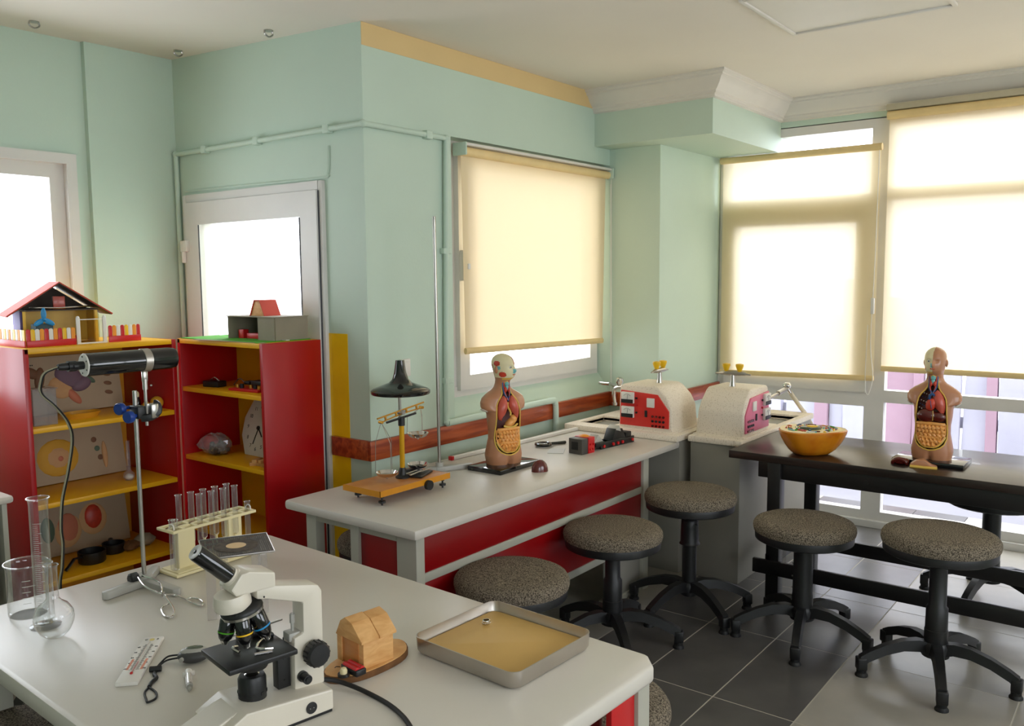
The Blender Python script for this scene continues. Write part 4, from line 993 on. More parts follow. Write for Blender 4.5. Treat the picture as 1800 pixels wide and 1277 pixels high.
for (ax_, az, ln, rg, cl) in [((.027, -.004), .42, .052, .0155, M_green), ((-.016, .020), -.12, .066, .0165, M_cyan), ((.012, .022), .14, .060, .0155, M_yelp), ((.0, -.024), -.1, .04, .013, M_redp)]:
    OM = NM @ T(ax_[0], ax_[1], -.008) @ RY(PI+az*-1.0) @ RX(ax_[1]*-6)
    b = B(); b.lathe([(rg*.8, 0), (rg, .006), (rg, ln*.62), (rg*.8, ln*.8), (rg*.45, ln*.9), (rg*.4, ln)], 18, m=OM); ob = obj('objective', b, M_bgl, t)
    b = B(); b.lathe([(rg+.0004, ln*.52), (rg+.0004, ln*.57)], 18, m=OM, capb=False, capt=False); obj('colour_ring', b, cl, ob)
    b = B(); b.lathe([(rg*.62, ln*.86), (rg*.45, ln*.94), (rg*.4, ln*1.01), (0, ln*1.01)], 14, m=OM); obj('objective_tip', b, M_chr, ob)
b = B(); b.box(-.032, .110, -.066, .066, .146, .157, .003); stg = obj('stage', b, M_bplas, t)
b = B(); b.lathe([(.03, .120), (.034, .128), (.034, .147)], 20, m=T(.035, 0, 0)); obj('condenser', b, M_bplas, stg)
b = B(); b.box(-.03, .04, -.062, -.044, .157, .172, .003); b.box(-.025, .0, -.05, -.02, .157, .166, .003); b.cyl(.008, -.02, 0, 12, m=T(-.01, -.062, .166) @ RX(-PI/2)); ms = obj('slide_mover', b, M_bplas, stg)
b = B(); b.cyl(.0055, 0, .004, 14, m=T(-.012, -.03, .170)); b.tube([(.05, -.05, .172), (-.06, -.054, .174)], .002, 6); obj('mover_screw', b, M_chr, ms)
b = B(); b.tube(smoothpath([(.0, -.02, .160), (.02, .0, .163), (.03, .02, .162), (.005, .034, .160)], 4), .003, 7); b.tube([(.012, .045, .160), (.045, .035, .160)], .0028, 7); b.tube(smoothpath([(.055, -.02, .160), (.068, -.01, .165), (.062, .006, .160)], 4), .0035, 7); obj('stage_clip', b, M_chr, stg)
b = B(); b.box(-.042, -.014, -.012, .012, .058, .148, .002); b.cyl(.002, -.001, .014, 8, m=T(-.028, 0, .12) @ RX(-PI/2)); b.cyl(.002, -.001, .014, 8, m=T(-.028, 0, .075) @ RX(-PI/2)); obj('rack_block', b, M_bplas, t)
b = B(); b.lathe([(.027, .052), (.0275, .054), (.0275, .098), (.024, .105), (.018, .106)], 24, m=T(.036, 0, 0)); il = obj('illuminator', b, M_bplas, t)
for k in range(10):
    a = 2*PI*k/10; b = B(); b.box(-.003, .003, -.001, .001, .068, .074, m=T(.036+.0277*math.cos(a), .0277*math.sin(a), 0) @ RZ(a+PI/2)); obj('vent', b, M_ink, il)
b = B(); b.lathe([(.016, .105), (.010, .109), (0, .110)], 18, m=T(.036, 0, 0)); obj('lamp_lens', b, M_chr, il)
for sy in (1, -1):
    KM = T(-.084, sy*.024, .124) @ RX(-sy*PI/2)
    b = B(); b.lathe([(.024, .008), (.0255, .01), (.0255, .030), (.022, .034), (0, .035)], 24, m=KM); b.cyl(.012, 0, .01, 16, m=KM); kn = obj('focus_knob', b, M_bplas, t)
    for k in range(16):
        a = 2*PI*k/16; bb = B(); bb.box(-.0015, .0015, -.001, .001, .011, .029, m=KM @ RZ(a) @ T(0, .0258, 0)); obj('knob_ridge', bb, M_bplas, kn)
    KM = T(-.060, sy*.024, .078) @ RX(-sy*PI/2)
    b = B(); b.cyl(.011, 0, .008, 16, m=KM); b.cyl(.0095, .006, .026, 16, m=KM); b.cyl(.0055, .026, .028, 12, m=KM); obj('fine_knob', b, M_bplas, t)
b = B(); b.tube(smoothpath([(-1.585, -1.50, ZT+.028), (-1.555, -1.505, ZT+.030), (-1.52, -1.53, ZT+.018), (-1.502, -1.60, ZT+.0055), (-1.515, -1.69, ZT+.005), (-1.55, -1.77, ZT+.005), (-1.62, -1.86, ZT+.005), (-1.72, -1.93, ZT+.005)], 6), .005, 10)
o = obj('power_cord', b, M_rubber); tag(o, 'black power cord running from the microscope across the white table', 'cord')

# ---- glassware
def glass(name, label, cat, prof_in, loc, n=40, extra=None):
    b = B(); b.lathe(prof_in, n, capb=False, capt=False)
    if extra: extra(b)
    t = thing(name, label, cat, loc)
    obj('glass_body', b, M_lab, t); return t
def spout(b):
    for v in b.bm.verts:
        if v.co.z > .12:
            a = math.atan2(v.co.y, v.co.x); k = g((a-(-.75)), .22)*(v.co.z-.12)/.022
            v.co.x += .014*k*math.cos(-.75); v.co.y += .014*k*math.sin(-.75); v.co.z -= .004*k
bk = glass('beaker', 'clear glass beaker with a pouring lip, leftmost on the white table', 'beaker', [(0, .0), (.043, 0), (.048, .004), (.049, .01), (.049, .13), (.0515, .140), (.053, .142), (.0535, .141)], (-1.735, -.535, ZT), 48, spout)
b = B(); pts = []
for i in range(48):
    a = 2*PI*i/48; k = g(a-(2*PI-.75), .22); r = .0528+.014*k; pts.append((r*math.cos(a), r*math.sin(a), .1418-.004*k))
b.tube(pts, .0016, 6, closed=True); obj('rim', b, M_lab, bk)
b = B()
for i in range(6): b.tube([(.0492*math.cos(a), .0492*math.sin(a), .03+.015*i) for a in [-2.2+.08*k for k in range(6 if i % 2 else 9)]], .0006, 4)
obj('graduations', b, M_white, bk)
cy_ = glass('measuring_cylinder', 'tall graduated glass measuring cylinder behind the flask', 'cylinder', [(0, .008), (.018, .008), (.0225, .012), (.0225, .32), (.024, .332), (.027, .337)], (-1.745, -.655, ZT), 36)
b = B(); b.lathe([(.0, 0), (.036, 0), (.037, .004), (.028, .007), (.018, .010), (0, .010)], 30); obj('foot', b, M_glass, cy_)
b = B(); b.tube([(.0265*math.cos(2*PI*i/32), .0265*math.sin(2*PI*i/32), .3365) for i in range(32)], .0014, 6, closed=True); obj('rim', b, M_lab, cy_)
b = B()
for i in range(46):
    w_ = .9 if i % 5 == 0 else .55
    b.tube([(.0228*math.cos(a), .0228*math.sin(a), .05+.005*i) for a in [-2.7+w_*k/5 for k in range(6)]], .00045, 4)
obj('graduations', b, M_white, cy_)
fl = glass('flask', 'round-bottomed clear glass flask with a straight neck', 'flask', [(0, .0), (.012, .0005), (.024, .007), (.036, .019), (.045, .04), (.047, .052), (.044, .070), (.033, .086), (.020, .095), (.0145, .103), (.0140, .12), (.0140, .178), (.0165, .186), (.0175, .187)], (-1.765, -.75, ZT), 40)
b = B(); b.tube([(.0168*math.cos(2*PI*i/28), .0168*math.sin(2*PI*i/28), .1865) for i in range(28)], .0014, 6, closed=True); obj('rim', b, M_lab, fl)

# ---- black lamp tube on the retort stand
SX, SY = -1.432, -.575
t = thing('retort_stand', 'grey-footed retort stand holding the black tube above the white table', 'stand', (SX, SY, ZT))
b = B()
for (ex, ey, wd) in [(-1.57, -.60, .016), (-1.425, -.745, .016), (-1.35, -.50, .015)]:
    dx, dy = ex-SX, ey-SY; ln = math.hypot(dx, dy)
    b.prism([(-.015, -wd*1.25), (ln-.01, -wd*.85), (ln, 0), (ln-.01, wd*.85), (-.015, wd*1.25)], .0, .022, 'z', .004, m=RZ(math.atan2(dy, dx)))
b.cyl(.022, .0, .032, 18); obj('foot', b, M_greyp, t)
b = B(); b.cyl(.0062, .02, .57, 14); obj('rod', b, M_steel, t)
b = B(); b.lathe([(.016, 0), (.017, .004), (.017, .02), (.012, .024)], 8, m=T(-.022, .0, .028) @ RY(-PI/2)); obj('locking_knob', b, M_bplas, t)
t = thing('boss_clamp', 'black boss clamp with blue screws on the retort stand', 'clamp', (SX, SY, ZT+.51))
b = B(); b.box(-.012, .012, -.035, .012, -.018, .018, .003); b.tube(smoothpath([(.0, -.03, -.016), (.02, -.045, -.014), (.04, -.05, .0), (.04, -.045, .02), (.032, -.04, .024)], 3), .007, 8, flat=1.6); obj('block', b, M_bplas, t)
b = B(); b.box(.018, .040, -.055, -.030, -.018, .024, .004); obj('jaw', b, M_steel, t)
for (x, y, z) in [(-.034, .01, .012), (-.03, -.03, -.008)]:
    KM = T(x, y, z) @ RY(-PI/2) @ RX(.3)
    b = B(); b.lathe([(.0165, .0), (.0175, .003), (.0175, .013), (.0155, .016), (0, .016)], 12, m=KM); b.cyl(.005, -.03, 0, 8, m=KM); obj('screw', b, M_blue, t)
# held tube: axis direction
ax = Vector((.998, -.03, 0)).normalized()
TC = Vector((SX+.005, SY-.0, ZT+.655))
t = thing('tube_lamp', 'black cylindrical tube lamp with a silver band and trailing cord', 'lamp', tuple(TC), math.atan2(ax.y, ax.x))
b = B(); b.lathe([(.0, -.14), (.0305, -.14), (.0315, -.137), (.0315, .10), (.029, .118), (.022, .122), (.0, .122)], 36, m=RY(PI/2)); obj('barrel', b, M_bgl, t)
b = B(); b.lathe([(.0, -.1435), (.0300, -.1435), (.0318, -.1405)], 32, m=RY(PI/2)); ed = obj('end_disc', b, M_white, t)
for a in (0.3, 1.4, 2.6, 3.7, 5.0):
    b = B(); b.ell((-.1435, .023*math.cos(a), .023*math.sin(a)), (.0015, .0024, .0024), 8); obj('screw_hole', b, M_ink, ed)
b = B(); b.lathe([(.0145, -.185), (.0145, -.165), (.012, -.16), (.011, -.143)], 18, m=RY(PI/2)); b.box(-.175, -.16, -.018, .018, -.004, .004, .002); pl = obj('plug', b, M_bplas, t)
b = B(); b.lathe([(.008, -.21), (.010, -.20), (.0105, -.185)], 14, m=RY(PI/2)); obj('cord_grip', b, M_bplas, pl)
b = B(); b.lathe([(.0320, .018), (.0335, .019), (.0335, .040), (.0320, .041)], 36, m=RY(PI/2), capb=False, capt=False); bd = obj('band', b, M_alu, t)
b = B(); b.box(.02, .034, -.006, .006, -.062, -.032, .002); b.cyl(.007, -.085, -.055, 12, m=T(.027, 0, 0)); b.cyl(.0045, -.19, -.07, 10, m=T(.027, 0, 0)); b.ell((.045, 0, -.075), (.004, .003, .003), 8); obj('mount_rod', b, M_steel, bd)
iv = T(*TC) @ RZ(math.atan2(ax.y, ax.x)); iv = iv.inverted()
e0 = TC-ax*.21
# the cord falls over the far table edge
cp = [e0, e0+Vector((-.03, .01, -.012)), Vector((-1.675, -.55, 1.355)), Vector((-1.668, -.53, 1.32)), Vector((-1.63, -.52, 1.28)), Vector((-1.585, -.49, 1.225)), Vector((-1.563, -.46, 1.168)), Vector((-1.566, -.43, 1.075)), Vector((-1.573, -.40, .989)), Vector((-1.568, -.37, .899)), Vector((-1.557, -.35, .843)), Vector((-1.561, -.345, .775)), Vector((-1.565, -.33, .68)), Vector((-1.55, -.30, .3)), Vector((-1.5, -.28, .03))]
b = B(); b.tube([iv @ v for v in smoothpath(cp, 6)], .0026, 8); b.tube([iv @ (v+Vector((.004, -.002, 0))) for v in smoothpath(cp, 6)], .0024, 8, mi=1); obj('cord', b, [M_cable, M_bplas], t)

# ---- crucible tongs lying over the stand's foot
t = thing('tongs', 'chrome wire tongs with looped handles lying across the stand foot', 'tongs', (-1.43, -.66, ZT))
def tg(pts): 
    b = B(); b.tube([(p[0]+1.43, p[1]+.66, p[2]) for p in smoothpath(pts, 5)], .0028, 8); return b
obj('arm', tg([(-1.464, -.60, .035), (-1.485, -.669, .033), (-1.484, -.731, .028), (-1.475, -.75, .022), (-1.483, -.799, .010), (-1.502, -.847, .006), (-1.52, -.87, .004), (-1.531, -.855, .004), (-1.514, -.807, .004), (-1.498, -.788, .005), (-1.479, -.788, .008)]), M_chr, t)
obj('arm', tg([(-1.449, -.595, .035), (-1.442, -.667, .033), (-1.456, -.71, .028), (-1.475, -.75, .024), (-1.441, -.757, .012), (-1.437, -.82, .006), (-1.434, -.862, .004), (-1.417, -.85, .004), (-1.409, -.812, .004), (-1.419, -.791, .005), (-1.437, -.800, .007)]), M_chr, t)
b = B(); b.cyl(.004, .018, .030, 10, m=T(-.045, -.09, 0)); obj('rivet', b, M_steel, t)

# ---- test tube rack with tubes
RA = math.atan2(-.606+.615, -1.071+1.356)   # along the rack
t = thing('test_tube_rack', 'ivory plastic test tube rack on the white table', 'rack', (-1.205, -.555, ZT), RA)
LN = .148
b = B(); b.box(-LN, LN, -.052, .052, 0, .010, .004); b.box(-LN+.01, LN-.01, -.044, .044, .009, .014, .003); obj('base', b, M_ivory, t)
for (xa, xb) in ((-.115, -.055), (.065, .115)):
    b = B(); b.box(xa, xb, -.012, .012, .010, .14, .003); obj('upright', b, M_ivory, t)
# top plate with holes: slab pieces between two rows of ring sockets
b = B(); b.box(-LN, LN, -.006, .006, .134, .142, .001); b.box(-LN, LN, .036, .044, .134, .142, .001); b.box(-LN, LN, -.044, -.036, .134, .142, .001)
xs = [-.128+.0427*i for i in range(7)]
for x in [-LN+.004]+[q+.0213 for q in xs[:-1]]+[LN-.004]: b.box(x-.005, x+.005, -.04, .04, .134, .142, .001)
obj('top_plate', b, M_ivory, t)
for sx in (-1, 1):
    b = B(); b.tube(smoothpath([(sx*.137, -.03, .142), (sx*.137, -.028, .154), (sx*.137, -.016, .158), (sx*.137, -.006, .150), (sx*.137, -.006, .142)], 3), .002, 6); obj('hook', b, M_white, t)
tt = None
def tt_mesh():
    b = B(); b.lathe([(0, 0), (.004, .0008), (.0078, .004), (.0088, .010), (.0088, .152), (.0098, .156), (.0104, .156)], 20, capb=False, capt=False); return b.mesh('test_tube', M_tubeg)
TTM = tt_mesh()
def rim_mesh():
    b = B(); b.tube([(.0098*math.cos(2*PI*i/18), .0098*math.sin(2*PI*i/18), .156) for i in range(18)], .001, 6, closed=True); return b.mesh('rim', M_lab)
TRM = rim_mesh()
RM = T(-1.205, -.555, ZT) @ RZ(RA)
k = 0
names = ['first', 'second', 'third', 'fourth', 'fifth', 'sixth', 'seventh']
for row, y_ in (('back', .021), ('front', -.021)):
    cols = [1, 2, 3, 4, 5] if row == 'back' else [0, 2, 3, 4, 5]
    for c, i in enumerate(cols):
        z_ = .075 if not (row == 'front' and i == 0) else .014
        p = RM @ Vector((xs[i], y_, z_)); o = link('test_tube', None); o.location = p
        tag(o, 'clear glass test tube, %s from the left in the %s row of the ivory rack' % (names[c], row), 'test tube', 'test tubes in the rack')
        link('tube_body', TTM, o); link('rim', TRM, o)
        if z_ > .05:
            q = B(); q.cyl(.0035, .0, .062, 10, m=T(0, 0, -.062)); obj('support_pin', q, M_ivory, o)
for (x, y_, nm) in [(-.142, -.012, 'left end'), (.142, -.02, 'right end')]:
    p = RM @ Vector((x*.93, y_-.0, .014)); o = link('test_tube', None); o.location = p
    tag(o, 'clear glass test tube standing at the %s of the ivory rack' % nm, 'test tube', 'test tubes in the rack'); link('tube_body', TTM, o); link('rim', TRM, o)

# ---- wire gauze on a glass-legged stand
GX, GY = -1.377, -.954; GA = -.516
t = thing('gauze_stand', 'clear stand with upright strips carrying the wire gauze behind the microscope', 'stand', (GX, GY, ZT), GA)
for (x, y) in [(-.07, -.055), (.06, -.06), (.055, .055), (-.03, .06)]:
    b = B(); b.box(x-.012, x+.012, y-.0015, y+.0015, 0, .168, .0005); obj('leg', b, M_plas, t)
b = B(); 
for q in ((-.075, .075, -.062, -.058), (-.075, .075, .058, .062), (-.077, -.073, -.06, .06), (.073, .077, -.06, .06)): b.box(*q, .166, .171)
obj('top_ring', b, M_steel, t)
t = thing('wire_gauze', 'square wire gauze with a round ceramic patch on the clear stand', 'gauze', (GX, GY, ZT+.172), GA)
b = B(); n = 34; s_ = .088
for i in range(n+1):
    v = -s_+2*s_*i/n
    b.add([(v-.0006, -s_, 0), (v+.0006, -s_, 0), (v+.0006, s_, 0), (v-.0006, s_, 0), (v-.0006, -s_, .001), (v+.0006, -s_, .001), (v+.0006, s_, .001), (v-.0006, s_, .001)], [(0, 1, 2, 3), (4, 5, 6, 7), (0, 1, 5, 4), (1, 2, 6, 5), (2, 3, 7, 6), (3, 0, 4, 7)])
    b.add([(-s_, v-.0006, .001), (-s_, v+.0006, .001), (s_, v+.0006, .001), (s_, v-.0006, .001), (-s_, v-.0006, .002), (-s_, v+.0006, .002), (s_, v+.0006, .002), (s_, v-.0006, .002)], [(0, 1, 2, 3), (4, 5, 6, 7), (0, 1, 5, 4), (1, 2, 6, 5), (2, 3, 7, 6), (3, 0, 4, 7)])
obj('mesh', b, M_gauze, t, smooth=False)
b = B()
for q in ((-s_, s_, -s_-.002, -s_), (-s_, s_, s_, s_+.002), (-s_-.002, -s_, -s_, s_), (s_, s_+.002, -s_, s_)): b.box(*q, -.001, .003)
obj('edge', b, M_steel, t)
b = B(); b.lathe([(.026, .003), (.03, .0035), (.055, .0035), (.057, .001), (.055, -.002), (.028, -.002)], 36, capb=False, capt=False); obj('ceramic_ring', b, M_ceram, t)
b = B(); b.lathe([(0, .0025), (.02, .003), (.027, .0028)], 24); obj('ceramic_centre', b, M_wax, t)

# ---- thermometer board
TH = math.atan2(-.964+1.14, -1.625+1.79)
t = thing('thermometer', 'white plastic wall thermometer lying on the white table', 'thermometer', (-1.708, -1.052, ZT), TH)
b = B(); b.box(-.122, .122, -.024, .024, 0, .010, .003); bd = obj('board', b, M_white, t)
b = B(); b.tube([(-.075, 0, .0115), (.085, 0, .0115)], .0018, 8); obj('capillary', b, M_lab, t)
b = B(); b.ell((-.08, 0, .0112), (.005, .0035, .003), 10); b.tube([(-.078, 0, .0115), (-.02, 0, .0115)], .0009, 6); obj('bulb', b, M_redp, t)
b = B()
for i in range(33):
    x = -.06+.0042*i; w_ = .008 if i % 5 == 0 else .005
    for sy in (-1, 1): b.box(x-.0004, x+.0004, sy*.004 if sy > 0 else -.004-w_, .004+w_ if sy > 0 else -.004, .0099, .0104)
obj('scale_marks', b, M_ink, bd, smooth=False)
b = B(); b.box(-.06, -.005, .0125, .018, .0099, .0103); b.box(-.06, -.005, -.018, -.0125, .0099, .0103); obj('red_scale', b, mat('pale_red_print', (230,150,120), .6), bd, smooth=False)
b = B(); b.cyl(.006, .0098, .0106, 14, m=T(.103, 0, 0)); obj('emblem', b, mat('sun_print', (220,200,110), .6), bd)
for (s_, y_) in (('C', .013), ('F', -.013)):
    link('letter', text_mesh(s_, .010, M_ink), bd, T(.103, y_, .0102) @ RZ(-PI/2))
for i, s_ in enumerate(['-20', '0', '20', '40', '60']):
    link('number', text_mesh(s_, .0065, M_ink), bd, T(-.055+.029*i, .0195, .0102) @ RZ(-PI/2)); link('number', text_mesh(s_, .0065, M_ink), bd, T(-.055+.029*i, -.0195, .0102) @ RZ(-PI/2))

# ---- stopwatch with a lanyard
t = thing('stopwatch', 'dark grey stopwatch with a black lanyard lying on the white table', 'stopwatch', (-1.632, -1.148, ZT), math.atan2(-.79, .61)+.25)
b = B(); b.ell((0, 0, .016), (.036, .026, .017), 24); 
for v in b.bm.verts: v.co.z = max(0, v.co.z)
bo = obj('case', b, mat('watch_grey', (66,66,66), .4), t)
b = B(); b.ell((0, 0, .027), (.030, .018, .0085), 20); obj('face_ring', b, M_greyp, bo)
b = B(); b.ell((.002, 0, .0335), (.020, .010, .0035), 16); obj('display', b, mat('lcd', (92,100,84), .2), bo)
for (x, y) in [(-.024, -.021), (.034, -.008)]:
    b = B(); b.cyl(.005, -.003, .004, 12, m=T(x, y, .016) @ RX(PI/2) @ RY(.5*(1 if x > 0 else -1))); obj('button', b, M_greyp, bo)
iv = (T(-1.632, -1.148, ZT) @ RZ(math.atan2(-.79, .61)+.25)).inverted()
def lan(pts, r): b = B(); b.tube([iv @ Vector(p) for p in smoothpath(pts, 5)], r, 8); return b
z = ZT+.003
obj('lanyard', lan([(-1.655, -1.125, ZT+.018), (-1.668, -1.10, ZT+.012), (-1.690, -1.105, z+.003), (-1.712, -1.122, z+.002)], .0022), M_rubber, t)
obj('lanyard', lan([(-1.66, -1.13, ZT+.014), (-1.675, -1.108, ZT+.008), (-1.695, -1.112, z+.002), (-1.715, -1.128, z+.002)], .0022), M_rubber, t)
obj('cord_lock', lan([(-1.705, -1.135, z+.004), (-1.724, -1.118, z+.004)], .007), M_bplas, t)
obj('lanyard_strap', lan([(-1.715, -1.126, z), (-1.728, -1.145, z+.001), (-1.735, -1.165, z+.002), (-1.752, -1.175, z+.001), (-1.765, -1.188, z)], .0045), M_rubber, t)
obj('lanyard_loop', lan([(-1.765, -1.188, z), (-1.785, -1.205, z), (-1.798, -1.235, z), (-1.803, -1.25, z), (-1.785, -1.248, z), (-1.770, -1.225, z), (-1.766, -1.19, z)], .0024), M_rubber, t)
# ---- small vial / dropper
t = thing('vial', 'tiny clear plastic vial with a white cap beside the stopwatch', 'vial', (-1.703, -1.243, ZT+.008), math.atan2(-1.292+1.193, -1.733+1.676))
b = B(); b.cyl(.0075, -.032, .022, 16, m=RY(PI/2)); obj('body', b, M_plas, t)
b = B(); b.lathe([(.004, -.052), (.0078, -.05), (.0078, -.030)], 16, m=RY(PI/2)); b.box(-.040, -.036, -.013, .013, -.006, .006, .002); obj('cap', b, M_white, t)
b = B(); b.cyl(.0068, -.03, .02, 12, m=RY(PI/2)); obj('label_roll', b, M_white, t)
b = B(); b.cyl(.0068, .018, .030, 12, m=RY(PI/2)); b.cyl(.003, .03, .042, 10, m=RY(PI/2)); obj('nozzle', b, M_greyp, t)

# ---- wooden house on a log slice
HX, HY = -1.40, -1.487
t = thing('wooden_house', 'small wooden block house on a slab of log with a red battery holder', 'model house', (HX, HY, ZT), math.radians(-6))
b = B(); N_ = 28; pts = []
for i in range(N_):
    a = 2*PI*i/N_; pts.append((.117*math.cos(a)*(1+.05*math.sin(3*a)), .062*math.sin(a)*(1+.08*math.cos(2*a+.5)), ))
b.prism(pts, 0, .016, 'z', .003); lg = obj('log_slab', b, M_bark, t, RZ(.12))
b = B(); b.prism([(p[0]*.97, p[1]*.96) for p in pts], .015, .0175, 'z', .0005); obj('sawn_face', b, M_wood, lg)
hz = .0175; hm = T(-.005, .0, hz)
b = B(); b.box(-.042, .042, -.046, .045, 0, .062, .002, m=hm); hb = obj('block', b, M_wood, t)
b = B(); b.box(-.0435, -.040, -.030, .034, .002, .058, .0006, m=hm); obj('door_board', b, M_ply, hb)
b = B(); b.box(-.047, -.041, .030, .047, 0, .066, .001, m=hm); obj('corner_board', b, M_wood, hb)
b = B(); b.prism([(-.05, .060), (.049, .060), (.028, .098), (.012, .106), (-.016, .098), (-.05, .066)], -.049, -.0015, 'y', .001, m=hm @ RZ(PI/2) @ T(0, 0, 0)); rf = obj('roof_block', b, M_wood, t)
b = B(); b.prism([(-.05, .060), (.049, .060), (.030, .096), (.012, .108), (-.014, .1), (-.05, .066)], .0005, .049, 'y', .001, m=hm @ RZ(PI/2)); obj('roof_block', b, M_wood, t)
b = B(); b.box(-.075, -.048, -.064, -.006, .0, .014, .002, m=hm); bh = obj('battery_holder', b, M_bplas, t)
for k in range(2):
    b = B(); b.cyl(.0062, -.024, .024, 12, m=hm @ T(-.068+.013*k, -.035, .013) @ RX(PI/2)); obj('battery', b, M_redp, bh)
b = B(); b.cyl(.013, 0, .006, 16, m=hm @ T(-.088, -.035, 0)); b.lathe([(.008, .005), (.0085, .012), (.006, .018), (0, .02)], 14, m=hm @ T(-.088, -.035, 0), mi=1); b.tube([(-.10, -.02, .018), (-.09, -.01, .014), (-.08, -.01, .01)], .001, 5, m=hm); obj('lamp_socket', b, [M_bplas, M_ivory], t)

# ---- metal tray with wax and a ring
t = thing('dissecting_tray', 'square aluminium tray filled with tan wax on the white table', 'tray', (-1.155, -1.688, ZT), math.radians(-2.5))
def rrect(w, h, r, n=6):
    out = []
    for (cx, cy, a0) in ((w-r, h-r, 0), (-w+r, h-r, PI/2), (-w+r, -h+r, PI), (w-r, -h+r, 1.5*PI)):
        for i in range(n+1): a = a0+PI/2*i/n; out.append((cx+r*math.cos(a), cy+r*math.sin(a)))
    return out
W2, H2 = .147, .160
rings = [(rrect(W2-.014, H2-.014, .02), 0), (rrect(W2-.006, H2-.006, .024), .003), (rrect(W2-.002, H2-.002, .026), .010), (rrect(W2, H2, .027), .042), (rrect(W2-.002, H2-.002, .025), .0425), (rrect(W2-.004, H2-.004, .024), .012), (rrect(W2-.010, H2-.010, .02), .004)]
vs = []; fs = []; K = len(rings[0][0])
for (r_, z_) in rings: vs += [(p[0], p[1], z_) for p in r_]
for i in range(len(rings)-1):
    for k in range(K): fs.append((i*K+k, i*K+(k+1) % K, (i+1)*K+(k+1) % K, (i+1)*K+k))
fs.append(tuple(range(K))[::-1]); fs.append(tuple((len(rings)-1)*K+k for k in range(K)))
b = B(); b.add(vs, fs); obj('tray_shell', b, M_alu, t)
b = B(); rr = random.Random(9); b.prism([(p[0]+rr.uniform(-.002, .002), p[1]+rr.uniform(-.002, .002)) for p in rrect(W2-.009, H2-.009, .02)], .004, .019, 'z', .002); obj('wax', b, M_wax, t)
RP = Vector((-1.095, -1.587, ZT+.019))
b = B(); b.lathe([(.0085, 0), (.010, .003), (.0105, .007), (.0095, .011), (.0075, .0112), (.007, .006), (.0075, .001), (.0085, 0)], 24, capb=False, capt=False); t = thing('ring', 'small silver nut-like ring standing in the wax tray', 'ring', tuple(RP)); obj('band', b, M_chr, t)
b = B()
for k in range(14): a = 2*PI*k/14; b.ell((.0102*math.cos(a), .0102*math.sin(a), .0045), (.0015, .0015, .0015), 6)
obj('beading', b, M_chr, t)

# ================================================================== BOOKCASE CONTENTS
Z1 = 1.333
# toy house with fence on the left bookcase
t = thing('toy_house', 'yellow cardboard toy house with coral roof and popsicle-stick fence on the bookcase', 'toy house', (-.85, 1.15, Z1))
HMx = T(.0, .0, 0) @ RZ(-.24)
def hp(nm, m_, *bx): 
    b = B()
    for q in bx: b.box(*q, m=HMx)
    return obj(nm, b, m_, t, smooth=False)
hp('wall', M_yelp, (-.15, .15, .13, .14, 0, .15)); hp('wall', M_purple, (-.16, -.15, -.05, .14, 0, .15)); hp('wall', M_yelp, (.15, .16, -.02, .14, 0, .15))
hp('porch_post', M_yelp, (-.15, -.138, -.06, -.05, 0, .15)); hp('porch_post', M_yelp, (.145, .157, -.06, -.05, 0, .15)); hp('ceiling_card', M_darkc, (-.16, .16, -.06, .14, .15, .155))
b = B(); b.prism([(-.155, .155), (.155, .155), (0, .262)], .125, .132, 'y', m=HMx); obj('gable', b, M_darkc, t, smooth=False)
for sg in (-1, 1):
    b = B(); b.prism([(sg*.215, .128), (0, .276), (0, .281), (sg*.218, .133)], -.085, .15, 'y', m=HMx); rf_ = obj('roof', b, M_roof, t, smooth=False)
    b = B(); b.prism([(sg*.213, .1265), (0, .273), (0, .2755), (sg*.2145, .1278)], -.083, .148, 'y', m=HMx); obj('roof_underside', b, M_darkc, rf_, smooth=False)  # dark sheet under each roof slope
b = B(); b.box(-.02, .03, -.03, -.01, .156, .215, .003, m=HMx); obj('paper_tag', b, M_lung, t)
b = B(); b.tube([HMx @ Vector((-.12, -.05, .165)), HMx @ Vector((.0, -.055, .162)), HMx @ Vector((.13, -.05, .168))], .004, 6); obj('foil_string', b, M_chr, t)
b = B(); b.box(-.145, -.07, -.11, -.06, 0, .095, .002); wt = obj('water_tank', b, M_slate, t)
b = B()
for k in range(3): a = PI/2+2*PI*k/3; b.ell((0, 0, 0), (.028, .004, .012), 12, m=T(-.11+.024*math.cos(a), -.113, .116+.024*math.sin(a)) @ RY(-a))
b.ell((-.11, -.116, .116), (.009, .006, .009), 10); b.tube([(-.11, -.105, .116), (-.11, -.09, .092)], .004, 6); obj('propeller', b, M_cyan, wt)
b = B()
for x in (.005, .125): b.box(x, x+.018, -.165, -.158, 0, .118, .002); b.ell((x+.009, -.1615, .118), (.009, .0035, .009), 10)
b.box(.01, .14, -.164, -.159, .108, .112); b.box(.005, .143, -.166, -.157, 0, .006); obj('gate', b, M_white, t)
b = B(); b.box(.04, .10, .02, .05, 0, .03, .002); b.box(.045, .10, .05, .06, .03, .05, .002); obj('bench', b, M_redp, t)
def pickets(x0, x1, y, n, cols, hz):
    w_ = (x1-x0)/n
    for i in range(n):
        c = cols[i % len(cols)]
        b = B(); b.box(x0+i*w_+.0008, x0+(i+1)*w_-.0008, y-.003, y, 0, hz-.006, .0006); b.ell((x0+(i+.5)*w_, y-.0015, hz-.006), (w_/2-.0008, .0015, .006), 10); obj('picket', b, c, t)
pickets(-.21, .0, -.16, 11, [M_redp, M_yelp, M_white, M_orange, M_redp, M_white, M_orange], .078)
pickets(.15, .305, -.16, 8, [M_redp, M_orange, M_white, M_redp, M_yelp, M_white, M_orange], .078)
for (x0, x1) in ((-.21, 0), (.15, .305)):
    b = B(); b.box(x0, x1, -.168, -.163, 0, .028, .001); obj('fence_rail', b, M_redp, t)
rr = random.Random(2)
